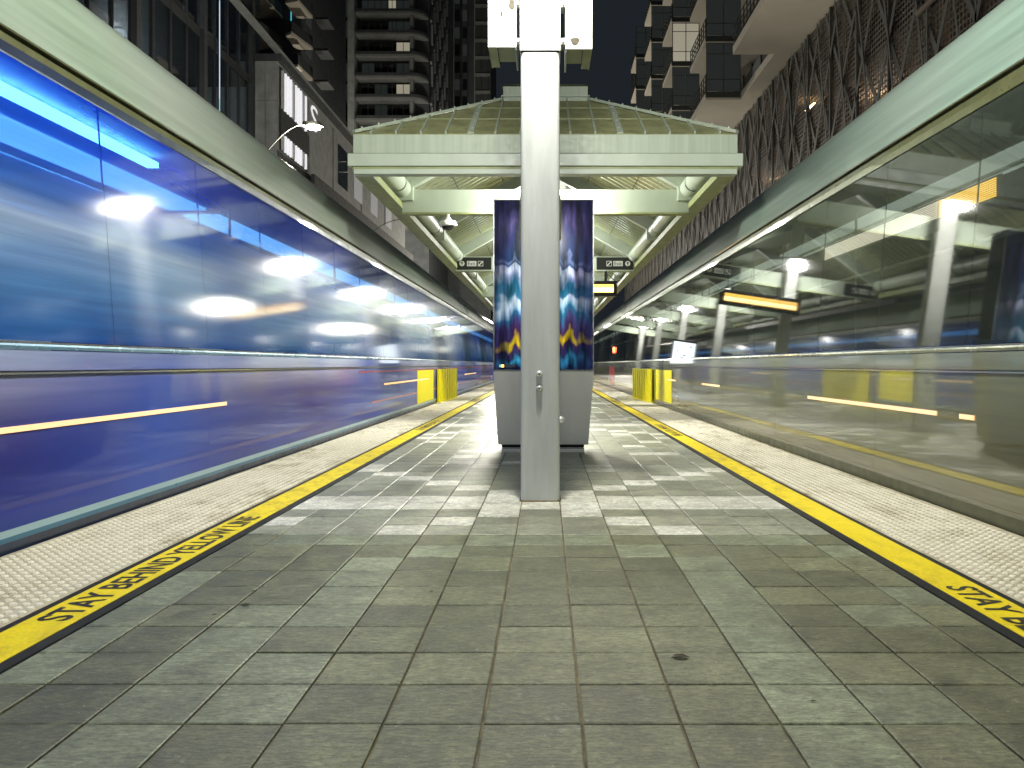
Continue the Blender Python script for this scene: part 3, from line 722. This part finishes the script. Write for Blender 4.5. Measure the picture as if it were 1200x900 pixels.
# amber departure board
Y = 20.9; p0, p1 = at(640, 347, Y), at(723, 329, Y)
db = empty('departure_board', (p0.x, Y, p0.z), 'dark departure board with glowing amber lines under the right exit sign', 'display')
MB().box(p0.x-.25, p1.x, Y, Y+.22, p0.z, p1.z).build('casing', 'dark_metal', db, bevel=.01)
MB().box(p0.x-.15, p1.x-.09, Y-.004, Y-.0005, p1.z-.165, p1.z-.095).build('amber_line', 'amber_led', db)
MB().box(p0.x-.15, p1.x-.09, Y-.004, Y-.0005, p0.z+.095, p1.z-.17).build('amber_field', 'amber_led', db)
x = p0.x - .13
while x < p1.x - .14:
    wd = rnd.choice((.03, .045, .06)); MB().box(x, x+wd, Y-.009, Y-.0045, p0.z+.115, p1.z-.185).build('amber_segment', 'amber_text', db); x += wd + .014
for xo in (.35, 1.55):
    MB().bar((p0.x+xo, Y+.1, p1.z), (p0.x+xo, Y+.1, p1.z+.26), .07, .05, (0,1,0)).build('hanger', 'dark_metal', db)
MB().tube([(p0.x+1.57, Y+.1, p1.z+.14), (p0.x+1.64, Y+.08, p1.z+.15), (p0.x+1.72, Y+.06, p1.z+.06), (p0.x+1.80, Y+.06, p1.z+.01)], .012, 8).build('cable', 'dark_metal', db)
# lit map case behind the totem (seen mirrored in the right tram)
mc = empty('map_case', (.35, 34, 0), 'backlit white map case standing behind the totem, mirrored in right tram', 'map case')
MB().box(-.12, .92, 34, 34.16, .9, 2.5).build('casing', 'dark_metal', mc)
MB().box(-.06, .86, 33.99, 33.999, 1.15, 2.42).build('map_sheet', 'poster_white', mc)
for xx_ in (-.05, .78): MB().box(xx_, xx_+.07, 34.03, 34.12, .0, .9).build('leg', 'dark_metal', mc)
for i in range(14):
    xa, za = rnd.uniform(0, .7), rnd.uniform(1.3, 2.25); MB().box(xa, xa+rnd.uniform(.03, .12), 33.984, 33.9895, za, za+rnd.uniform(.02, .06)).build('map_mark', 'teal_stripe', mc)

# ================================================================== trams
def tram(sx, d0, S, label):
    t = empty('tram', (sx*(d0+1.3), 20, -.12), label, 'tram')
    X = lambda d: sx*(d0+d)
    YA, YB = -12.0, 79.0
    def prof_box(pr, y0, y1, nm, mt, par=t, **kw): return MB().prism([(X(a), z) for a, z in pr], y0, y1).build(nm, mt, par, **kw)
    # lower side panels
    y = YA; k = 0
    while y < YB - .1:
        y1 = y + 3.25
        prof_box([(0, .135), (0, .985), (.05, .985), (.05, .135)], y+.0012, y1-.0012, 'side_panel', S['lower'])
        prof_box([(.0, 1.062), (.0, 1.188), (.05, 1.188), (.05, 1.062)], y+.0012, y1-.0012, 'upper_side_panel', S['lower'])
        y = y1
    prof_box([(.012, .985), (.012, 1.062), (.05, 1.062), (.05, .985)], YA, YB, 'waist_groove', S['lower'])
    prof_box([(-.006, 1.040), (-.006, 1.052), (.0115, 1.052), (.0115, 1.040)], YA, YB, 'waist_trim', 'bright_trim')
    prof_box([(-.006, 1.192), (-.010, 1.212), (-.006, 1.226), (.045, 1.226), (.045, 1.192)], YA, YB, 'belt_moulding', S['belt'])
    prof_box([(-.008, 1.2265), (-.008, 1.2385), (.045, 1.2385), (.045, 1.2265)], YA, YB, 'belt_bead', 'bright_trim')
    for z0, z1, mt in S['stripes']:
        prof_box([(-.003, z0), (-.003, z1), (.05, z1), (.05, z0)], YA, YB, 'sill_stripe', mt)
    prof_box([(.0, -.03), (.0, S['stripes'][-1][0]-.0005), (.08, S['stripes'][-1][0]-.0005), (.08, -.20), (.05, -.20)], YA, YB, 'skirt', S['sill'])
    # glazing: single panes with gaskets between; tilts inward
    wx = lambda z: .005 + .125*(z-1.245)/(2.98-1.245)
    y = YA; k = 0
    while y < YB - .1:
        y1 = y + 1.625
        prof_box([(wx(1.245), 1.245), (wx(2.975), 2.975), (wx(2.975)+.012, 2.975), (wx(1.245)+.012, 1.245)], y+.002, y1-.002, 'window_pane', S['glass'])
        prof_box([(wx(1.245)+.004, 1.245), (wx(2.975)+.004, 2.975), (wx(2.975)+.014, 2.975), (wx(1.245)+.014, 1.245)], y1-.0018, y1+.0018, 'gasket', 'gasket')
        y = y1; k += 1
    # cantrail, fairing, roof
    prof_box([(.125, 2.985), (.120, 3.045), (.20, 3.045), (.20, 2.985)], YA, YB, 'cantrail', S['rail2'])
    prof_box([(.13, 3.047), (.135, 3.10), (.20, 3.10), (.20, 3.047)], YA, YB, 'gutter_rail', 'cantrail')
    prof_box([(.165, 3.101), (.165, 3.125), (.22, 3.125), (.22, 3.101)], YA, YB, 'drip_gap', 'gasket')
    prof_box([(.118, 3.126), (.115, 3.135), (.20, 3.14), (.20, 3.126)], YA, YB, 'drip_rail', 'cantrail')
    y = YA
    fp = [(.122, 3.142), (.145, 3.26), (.175, 3.42), (.210, 3.56), (.252, 3.68), (.295, 3.76), (.345, 3.80), (.37, 3.80), (.37, 3.142)]
    while y < YB - .1:
        y1 = min(YB, y + 13.0)
        smooth_by_angle(prof_box(fp, y+.004, y1-.004, 'roof_fairing', S['fairing']), 50); y = y1
    MB().box(*sorted((X(.371), X(2.3))), YA, YB, 3.35, 3.45).build('roof_deck', 'dark_facade', t)
    MB().box(*sorted((X(2.3), X(2.6))), YA, YB, 3.1, 3.8).build('far_fairing', S['fairing'], t)
    # interior
    MB().box(*sorted((X(.06), X(2.55))), YA, YB, .10, .13).build('floor', 'tram_floor', t)
    MB().box(*sorted((X(2.55), X(2.6))), YA, YB, .0, 3.09).build('far_wall', S['wall'], t)
    MB().box(*sorted((X(.21), X(2.54))), YA, YB, 3.0, 3.09).build('ceiling', S['wall'], t)
    for ye in (YA-.06, YB+.01):
        MB().box(*sorted((X(.02), X(2.6))), ye, ye+.05, -.1, 3.4).build('end_wall', S['lower'], t)
    for y0, y1 in S['tubes']:
        MB().box(*sorted((X(.42), X(.52))), y0, y1, 2.90, 2.95).build('ceiling_tube', S['tube'], t)
    for y0, y1 in S['panels']:
        MB().box(*sorted((X(1.0), X(1.45))), y0, y1, 2.97, 2.998).build('ceiling_light', S['panel'], t)
    for d, z in S['rails']:
        MB().tube([(X(d), YA+.5, z), (X(d), YB-.5, z)], .018, 8).build('handrail', 'rail_white', t)
    y = YA + 2.4
    while y < YB:
        MB().tube([(X(.75), y, .13), (X(.75), y, 3.0)], .017, 8).build('grab_pole', 'bright_trim', t); y += 4.875
        for q in (-.8, .1, 1.0):
            MB().hexa([(X(1.75), y+q, .55), (X(2.45), y+q, .55), (X(2.45), y+q+.42, .55), (X(1.75), y+q+.42, .55), (X(1.75), y+q, 1.38), (X(2.45), y+q, 1.38), (X(2.45), y+q+.12, 1.38), (X(1.75), y+q+.12, 1.38)]).build('seat', 'seat_fabric', t)
    # bogies
    for yb in (-6, 10, 26, 42, 58, 72):
        for o in (-.9, .9):
            m = MB(); m.tube([(X(.82), yb+o, .18), (X(.95), yb+o, .18)], .30, 20); m.build('wheel', 'dark_metal', t)
            m = MB(); m.tube([(X(2.255), yb+o, .18), (X(2.385), yb+o, .18)], .30, 20); m.build('wheel', 'dark_metal', t)
    for y0, y1 in S['markers']:  # lamps drawn out into strips as long as their light streaks
        prof_box([(-.008, .70), (-.008, .735), (-.0005, .735), (-.0005, .70)], y0, y1, 'marker_light_streak', 'amber_marker')
    return t, X, prof_box
LS = dict(belt='belt_blue', lower='blue_lower', glass='blue_glass', fairing='fairing_paint', sill='navy_sill', rail2='navy_sill', wall='tram_wall', tube='train_tube',
          stripes=((.092, .1345, 'cyan_stripe'), (.062, .0915, 'teal_stripe'), (.02, .0615, 'navy_sill')),
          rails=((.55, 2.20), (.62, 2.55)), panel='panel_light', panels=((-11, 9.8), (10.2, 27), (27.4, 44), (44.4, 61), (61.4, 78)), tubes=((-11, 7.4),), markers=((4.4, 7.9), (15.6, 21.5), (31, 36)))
tl, XLt, pbl = tram(-1, 3.135, LS, 'blue tram with blue tinted windows along the left platform edge')
pbl([(-.004, .955), (-.004, .98), (-.0005, .98), (-.0005, .955)], 13.5, 79, 'red_line', 'red_stripe')
pbl([(-.004, .40), (-.004, .43), (-.0005, .43), (-.0005, .40)], 14.5, 79, 'red_line', 'red_stripe')
RS = dict(belt='belt_olive', lower='olive_lower', glass='green_glass', fairing='fairing_green', sill='olive_sill', rail2='cantrail', wall='tower_dark', tube='train_tube_dim',
          stripes=((.10, .1345, 'olive_lower'), (.02, .0995, 'olive_sill')),
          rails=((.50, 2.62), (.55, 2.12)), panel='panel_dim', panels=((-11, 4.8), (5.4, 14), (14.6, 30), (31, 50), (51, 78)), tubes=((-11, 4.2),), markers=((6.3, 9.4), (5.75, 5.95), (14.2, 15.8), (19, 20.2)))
tr, XRt, pbr = tram(1, 3.055, RS, 'olive grey tram with dark windows along the right platform edge')
# side destination display inside the right tram's glass, stretched along its light streak
m = MB(); 
for (y0, y1, mt) in ((5.75, 6.6, 'amber_led'), (6.61, 9.3, 'dots_white')):
    b = MB()
    for r in range(9):
        yy = y0
        while yy < y1 - .03:
            b.box(*sorted((XRt(.150), XRt(.156))), yy, yy+.022, 2.30+r*.0155, 2.31+r*.0155); yy += .034
    o = b.build('destination_dots', mt, tr); o['kind'] = 'stuff'
MB().box(*sorted((XRt(.157), XRt(.175))), 5.7, 9.35, 2.28, 2.45).build('display_casing', 'dark_metal', tr)
for yy, zz in ((36.5, 1.75), ):
    MB().tube([(XRt(.04), yy, zz), (XRt(-.03), yy, zz)], .13, 16).build('red_reflection_disc', 'red_reflection', tr)  # glowing disc stands in for a red signal mirrored in the tram
pbr([(-.004, .14), (-.004, .98), (-.0005, .98), (-.0005, .14)], 36, 39, 'red_glow_panel', 'red_stripe')  # red glow reflected in the tram side, put in as colour
# the barriers' reflection, painted as yellow panels on both trams
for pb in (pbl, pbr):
    pb([(-.006, .14), (-.006, .955), (-.0005, .955), (-.0005, .14)], 19.6, 22.4, 'barrier_reflection', 'yellow_panel')

# ================================================================== yellow barriers on the edge strip
for sx, lab in ((-1, 'yellow ribbed barrier panel standing by the blue tram'), (1, 'yellow ribbed barrier panel standing by the olive tram')):
    o_ = 0 if sx < 0 else -.085
    a, b = Vector((sx*(3.085+o_), 23.0, 0)), Vector((sx*(2.93+o_), 26.3, 0))
    br = empty('edge_barrier', (a+b)/2, lab, 'barrier', 'yellow barriers on the platform edge')
    MB().bar(a+Vector((0,0,.50)), b+Vector((0,0,.50)), .05, .93).build('panel', 'yellow_panel', br)
    n = 8
    sd = (b-a).normalized().cross(Vector((0,0,1))) * (1 if sx > 0 else 1)
    for i in range(n):
        p = a.lerp(b, (i+.5)/n)
        for s_ in (-1, 1):
            q = p + sd*s_*.035
            MB().bar(q+Vector((0,0,.05)), q+Vector((0,0,.955)), .05, .02, sd).build('rib', 'yellow_panel', br)
    MB().bar(a+Vector((0,0,.018)), b+Vector((0,0,.018)), .16, .03).build('foot_plate', 'yellow_panel', br)

# ================================================================== street lamps
def street_lamp(x, y, h, arm, lit, label, energy=600):
    s = empty('street_lamp', (x, y, -.35), label, 'street lamp', 'street lamps')
    smooth_by_angle(MB().tube([(x, y, -.35), (x, y, h-.9)], .09, 12, True, [.11, .065]).build('pole', 'street_pole', s))
    pts = [(x + arm*t, y, h - .9 + .95*math.sin(t*math.pi/2)) for t in (0, .12, .25, .4, .6, .8, 1)]
    smooth_by_angle(MB().tube(pts, .02, 10).build('arm', 'street_pole', s))
    hx = x + arm; sg = 1 if arm > 0 else -1
    MB().prism([(hx-.05*sg, h-.02), (hx+.6*sg, h-.02), (hx+.55*sg, h+.10), (hx, h+.12)], y-.15, y+.15).build('lamp_head', 'street_pole', s)
    if lit:
        smooth_by_angle(MB().tube([(hx+.3*sg, y, h-.022), (hx+.3*sg, y, h-.09), (hx+.3*sg, y, h-.13)], .15, 14, True, [.24, .23, .10]).build('lens', 'street_lamp_glow', s))
        light('lamp_light', 'POINT', (hx+.3*sg, y, h-.35), energy, (1, .95, .80), s, .15)
    else: MB().box(hx+.08*sg if sg > 0 else hx-.5, hx+.5 if sg > 0 else hx-.08, y-.12, y+.12, h-.05, h-.021).build('lens', 'white_metal', s)
street_lamp(-9.45, 27.2, 9.15, 1.3, True, 'lit street lamp on a curved arm above the left tram', 2600)
street_lamp(-9.45, 42, 8.6, 1.9, False, 'unlit street lamp with thin curved arm beside the left canopy edge')
street_lamp(8.0, 41, 6.3, 1.2, True, 'added street lamp out of sight behind the olive tram', 2600)  # this pair is added, out of view, to light the balconies
street_lamp(8.0, 66, 6.3, 1.2, True, 'farther added street lamp out of sight behind the olive tram', 2600)
street_lamp(-19, 88, 14, 1.2, True, 'added street lamp out of sight before the balcony tower', 20000)  # last three are added, out of view, to light the towers
street_lamp(-31, 82, 9, 1.2, True, 'added street lamp out of sight behind the left tram near the towers', 7000)
street_lamp(-6, 98, 8, 1.0, True, 'added street lamp out of sight beyond the far end of the canopy', 26000)

# ================================================================== left buildings
# dark glazed office block
ob = empty('office_block', (-15.2, 29, -.35), 'dark glazed office block with thin mullions at upper left', 'building')
FX = -15.2; zs = [8, 12, 15.8, 19.6, 23.4, 27.2]
MB().box(-26, FX-.3, 10, 42, -.35, 8).build('base_wall', 'dark_facade', ob)
MB().box(-26, -25.8, 10, 42, 8, 27.2).build('back_wall', 'tower_dark', ob)
for z in zs: MB().box(-25.7, FX-.05, 10, 41.9, z-.28, z+.12).build('floor_slab', 'dark_facade', ob)
for i, z in enumerate(zs[:-1]):
    z1 = zs[i+1]
    y = 18.0; j = 0
    while y < 41.5:
        pn = MB().box(FX-.02, FX, y+.035, y+1.425, z+.12, z1-.30).build('window_pane', 'building_glass', ob)
        y += 1.46; j += 1
y = 18.0; j = 0
while y < 41.6:
    big = j % 4 == 0
    MB().box(FX-.12, FX+(.22 if big else .06), y-(.16 if big else .03), y+(.16 if big else .03), 8, 27.2).build('column' if big else 'mullion', 'dark_facade', ob)
    y += 1.46; j += 1
for z in zs[1:]: MB().box(FX+.001, FX+.05, 18, 41.8, z-.35, z+.05).build('spandrel', 'dark_facade', ob)
for (yy, z, ln) in ((31.0, 18.6, 1.5), (29.6, 18.9, 1.6), (32.6, 15.2, .9), (36, 15.2, .8), (27, 18.8, 1.8), (30.5, 15.2, .9), (38, 15.0, .9)):
    MB().box(-19.5, -19.3, yy, yy+ln, z, z+.07).build('ceiling_tube', 'office_tube', ob)
for yy, zz, ee in ((31, 18.4, 500), (36.5, 14.6, 330), (26, 18.4, 160), (27.5, 14.8, 200)): light('room_light', 'POINT', (-19.4, yy, zz), ee, (.85, .93, 1), ob, .2)
for z0, z1, mt in ((12.0, 13.1, 'cyan_led'), (13.1, 17.5, 'lilac_led'), (17.5, 23, 'cyan_led')):
    MB().box(-14.76, -14.73, 36.4, 36.43, z0, z1-.002).build('led_line', mt, ob)
# pale stone block with louvred windows
sb = empty('stone_block', (-14, 54, -.35), 'pale stone block with lit white louvred windows left of the canopy', 'building')
BX = -14.0
MB().box(-24, BX, 42, 80, -.35, 12.3).build('base_wall', 'dark_facade', sb)
MB().box(-24, BX, 42, 80, 12.301, 16.9).build('upper_wall', 'pale_stone', sb)
for z0, z1 in ((8, 10.4), (10.42, 12.6), (12.62, 14.8), (14.82, 16.88)):
    for xa, xb in ((-15.15, -14.62), (-14.60, -14.0)):
        MB().box(xa, xb-.01, 41.94, 41.999, z0, z1).build('stone_panel', 'pale_stone', sb)
MB().box(-24.1, BX+.25, 41.9, 80, 16.901, 17.25).build('parapet', 'tower_dark', sb)
MB().box(BX-.06, BX+.32, 33.5, 80, 17.255, 17.36).build('parapet_trim', 'pale_stone', sb)
MB().box(BX+.001, BX+.03, 42.3, 47.2, 12.35, 16.75).build('window_recess', 'dark_slot', sb)
y = 42.5; i = 0
emit('pane_lit', (.85, .9, 1), .12)
emit('louvre_lit', (.95, .95, 1.0), .75)
while y < 47.0:
    for z0, z1 in ((14.6, 16.6), (12.4, 13.25)):
        MB().box(BX+.031, BX+.14, y, y+.20, z0, z1).build('louvre', 'louvre_lit' if i % 4 else 'louvre_white', sb)
    y += .45; i += 1
MB().box(BX+.001, BX+.10, 42.25, 47.3, 13.3, 14.5).build('window_band', 'dark_facade', sb)
for yy, yz in ((47.6, 1.7), (53, 7), (61, 8)):
    MB().box(BX+.001, BX+.05, yy, yy+yz, 12.4, 16.6).build('wall_panel', 'pale_stone', sb)
text('S', 'wall_letter', 'louvre_lit', sb, (BX+.08, 47.7, 15.1), (0,1,0), (0,0,1), 1.5, 1.5)
for yy in (56, 59, 63, 67): MB().bar((BX+.1, yy, 15.2), (BX+1.3, yy, 15.2), .07, .07).build('sign_rod', 'dark_metal', sb)
for yy in (54, 58.5, 64, 70): MB().box(BX+.055, BX+.08, yy, yy+2.6, 13.2, 15.9).build('window_pane', 'pane_lit' if yy > 55 else 'building_glass', sb)
MB().box(BX+.3, BX+.5, 47, 82, 3, 12.2).build('street_awning', 'dark_facade', sb)
# dark tower with angled balconies
dt = empty('dark_tower', (-28, 84, -.35), 'dark tower with pale angled balcony soffits above the stone block', 'building')
MB().box(-42, -23.6, 77.5, 95, -.35, 70).build('wall', 'dark_facade', dt)
for k in range(12):
    z = 22.3 + 3.0*k
    for xa, xb in ((-24.0, -22.4), (-28.4, -25.3), (-33, -30)):
        m = MB(); c = .9 if (k % 2) else .3
        m.hexa([(xa, 74.2, z), (xb-c, 73.7, z), (xb, 77.4, z), (xa, 77.4, z), (xa, 74.2, z+.25), (xb-c, 73.7, z+.25), (xb, 77.4, z+.25), (xa, 77.4, z+.25)])
        bl = m.build('balcony', 'soffit', dt)
        m = MB(); m.bar((xa, 74.25, z+.75), (xb-c, 73.75, z+.75), .04, .95); m.bar((xb-c, 73.75, z+.75), (xb, 77.3, z+.75), .04, .95); m.build('railing', 'dark_facade', bl)
    MB().box(-22.3, -21.0, 77.6, 80, z, z+.2).build('side_balcony', 'dark_facade', dt)
    MB().box(-23.595, -23.55, 79, 81, z+.4, z+2.5).build('window', 'window_dim', dt)
MB().box(-24.5, -24.42, 77.3, 77.38, 34, 48).build('led_line', 'cyan_led', dt)
# balcony tower
bt = empty('balcony_tower', (-24, 121, -.35), 'grey concrete apartment tower with curved balconies behind the canopy', 'building')
TY = 110
MB().box(-34, -16.3, TY+2.2, TY+24, -.35, 62).build('core_wall', 'tower_dark', bt)
fh = 2.92
for k in range(7, 21):
    z = k*fh - .5
    # curved slab with upstand on the right bay, straight on the left
    pts = [(-26.0, TY)] + [(-18.6 + 2.3*math.sin(R(a)), TY + 2.3 - 2.3*math.cos(R(a))) for a in range(0, 91, 15)] + [(-16.3, TY+2.3), (-26.0, TY+2.3)]
    for nm, h0, h1, mt in (('slab', z-.12, z+.14, 'tower_concrete'), ('upstand', z+.141, z+.55, 'tower_dark')):
        m = MB(); n = len(pts); m.v = [(x, y, h0) for x, y in pts] + [(x, y, h1) for x, y in pts]
        m.f = [tuple(reversed(range(n))), tuple(range(n, 2*n))] + [(i, (i+1)%n, (i+1)%n+n, i+n) for i in range(n)]
        o = m.build(nm, mt, bt)
    MB().box(-34, -29.7, TY+.6, TY+2.19, z-.12, z+.14).build('slab', 'tower_concrete', bt)
    MB().box(-34, -29.7, TY+.6, TY+.7, z+.141, z+1.0).build('railing', 'building_glass', bt)
    for i, (xa, xb) in enumerate(((-25.6, -23.9), (-23.8, -22.1), (-21.9, -20.9), (-20.8, -18.9), (-33.6, -32.0), (-31.8, -30.2))):
        lit = rnd.random()
        mt = 'window_lit' if (i == 3 and k in (11, 13, 15)) or lit > .95 else ('window_dim' if lit > .45 else 'building_glass')
        wn = MB().box(xa, xb, TY+2.12, TY+2.19, z+.3, z+2.55).build('window', mt, bt)
        MB().box((xa+xb)/2-.04, (xa+xb)/2+.04, TY+2.08, TY+2.119, z+.3, z+2.55).build('mullion', 'tower_concrete', wn)
    MB().box(-18.7, -18.2, TY+.5, TY+2.19, z+.56, z+2.79).build('pier', 'tower_concrete', bt)
    MB().box(-29.1, -27.0, TY+1.9, TY+2.19, z-.1, z+.25).build('spandrel', 'tower_concrete', bt)
    MB().box(-29.0, -27.1, TY+2.1, TY+2.18, z+.3, z+2.6).build('window', 'window_dim' if k % 3 else 'building_glass', bt)
    # side facade: alternating projecting frames
    for j in range(7):
        y = TY + 3.2 + j*2.9; s = (j + k) % 2
        MB().bar((-16.15, y + (0 if s else 1.1), z+.1), (-16.15, y + (1.1 if s else 0)+.9, z+2.9), .3, .5, (0,1,0)).build('facade_frame', 'tower_concrete', bt)
for xa, xb in ((-29.8, -29.1), (-27.05, -26.2)):
    zz = 19.0
    while zz < 62:
        MB().box(xa, xb, TY-.15, TY+2.1, zz, zz+1.44).build('pilaster_panel', 'pale_stone', bt); zz += 1.46
# slim glass tower
gt = empty('glass_tower', (-13, 145, -.35), 'slim dark glass tower beside the balcony tower', 'building')
MB().box(-17.5, -9.6, 140, 155, -.35, 82).build('wall', 'tower_dark', gt)
for j in range(7):
    MB().box(-17.3+j*1.2, -17.1+j*1.2, 139.7, 139.999, 20, 82).build('fin', 'tower_concrete' if j % 3 == 1 else 'dark_facade', gt)
for k in range(7, 27): MB().box(-12.3, -9.7, 139.6, 139.999, k*3.0, k*3.0+.5).build('spandrel', 'tower_concrete', gt)
for k in range(7, 27):
    for xa in (-15.9, -14.5): MB().box(xa, xa+.9, 139.9, 139.999, k*3.0+.7, k*3.0+2.6).build('window', 'window_dim' if rnd.random() > .6 else 'building_glass', gt)

# ================================================================== right building: screened garage with balconied flats above
ga = empty('screened_garage', (14, 60, -.35), 'garage block wrapped in dark mesh and crossing straps at upper right', 'building')
GX = 12.0; GZ = 16.2
MB().box(GX+6.0, GX+6.3, 8, 125, -.35, GZ).build('back_wall', 'garage_wall', ga)
for z in (0.2, 3.4, 6.6, 9.8, 13.0, 16.0):
    MB().box(GX+.5, GX+6.0, 8, 125, z-.3, z).build('deck', 'garage_wall', ga)
y = 10
while y < 125:
    MB().box(GX+.55, GX+.95, y-.2, y+.2, -.35, GZ-.5).build('column', 'garage_wall', ga); y += 8
y = 8.0; i = 0
me_p = None
while y < 124:
    o = MB().box(GX+.10, GX+.11, y+.03, y+2.87, 2.0, GZ-.02).build('mesh_panel', 'screen_mesh', ga)
    MB().box(GX-.02, GX+.09, y-.05, y+.05, 2.0, GZ).build('mullion', 'strap_metal', ga)
    y += 2.9; i += 1
y = 6.0
while y < 122:
    for a, b, x in ((0, 4.6, .04), (4.9, .4, -.01)):
        ya, yb = y+a+rnd.uniform(-.3, .3), y+b+rnd.uniform(-.3, .3)
        MB().bar((GX+x, ya, 8.2), (GX+x, yb, GZ-.05), .02, .20, (0,1,0)).build('strap', 'strap_metal', ga)
    if y < 80:
        MB().bar((GX-.04, y+1.5, 8.2), (GX-.04, y+3.2, GZ-.05), .02, .12, (0,1,0)).build('strap', 'strap_metal', ga)
    y += 2.2
MB().box(GX-.08, GX+.09, 8, 125, 9.6, 9.85).build('rail_beam', 'strap_metal', ga)
MB().box(GX-.10, GX-.02, 8, 26, 12.3, 12.45).build('rail_beam', 'garage_wall', ga)
for yy, zz, ee in ((22, 12.3, 80), (34, 12.3, 160), (50, 12.2, 140), (44, 15.3, 50), (28, 15.3, 40)):
    o = MB().box(GX+2.5, GX+2.7, yy, yy+1.2, zz, zz+.08).build('deck_lamp', 'amber_text', ga)
    light('lamp_light', 'POINT', (GX+2.6, yy+.6, zz-.25), ee*1.1, (1, .80, .60), ga, .2)
fl = empty('balcony_flats', (13, 60, GZ), 'pale block of flats with stacked balconies over the screened garage', 'building')
MB().box(GX+.6, GX+14, 20, 120, GZ+.401, 44).build('wall', 'tower_dark', fl)
MB().box(GX-.9, GX+14, 20, 120, GZ+.001, GZ+.40).build('podium_soffit', 'soffit', fl)
cols = ((27.5, 39.3), (46, 51), (58.4, 63), (70, 74.5), (82, 86.5))
for k in range(6):
    z = GZ + .4 + 3.2*k
    if k: MB().box(GX-.9, GX+.599, 20, 100, z-.3, z).build('floor_edge', 'soffit', fl)
    for ci, (ya, yb) in enumerate(cols):
        bl = MB().box(GX-2.9, GX-.901, ya, yb, z-.40 if k == 0 else z-.3, z-.0).build('balcony', 'soffit', fl)
        MB().box(GX-2.92, GX-.88, ya-.02, ya-.001, z-.28, z+.05).build('slab_edge', 'balcony_metal', bl)
        # glazed wind screen across the near end
        lit = (ci == 2 and k == 2)
        for c in range(2):
            for (za, zb) in ((0.1, .75), (.80, 2.2), (2.25, 2.8)):
                MB().box(GX-2.8+c*.95, GX-1.90+c*.95, ya+.05, ya+.07, z+za, z+zb).build('screen_pane', 'window_lit' if lit else 'window_dim', bl)
        for xx_ in (-2.86, -1.89, -.94): MB().box(GX+xx_, GX+xx_+.05, ya+.04, ya+.09, z+.05, z+2.85).build('screen_post', 'balcony_metal', bl)
        for zz_ in (.76, 2.21, 2.82): MB().box(GX-2.86, GX-.9, ya+.035, ya+.095, z+zz_, z+zz_+.035).build('screen_rail', 'balcony_metal', bl)
        # railing along the street side
        for zz_ in (.12, .42, .72, 1.02): MB().box(GX-2.9, GX-2.86, ya+.1, yb, z+zz_, z+zz_+.03).build('rail', 'balcony_metal', bl)
        yy = ya + .1
        while yy < yb:
            MB().box(GX-2.905, GX-2.855, yy, yy+.03, z, z+1.08).build('baluster', 'balcony_metal', bl); yy += .6
    yy = 22
    while yy < 100:
        MB().box(GX+.55, GX+.599, yy, yy+1.9, z+.1, z+2.6).build('window', 'window_dim' if rnd.random() > .5 else 'building_glass', fl)
        MB().box(GX+.50, GX+.60, yy+1.92, yy+2.05, z+.02, z+2.85).build('window_post', 'balcony_metal', fl); yy += 2.1
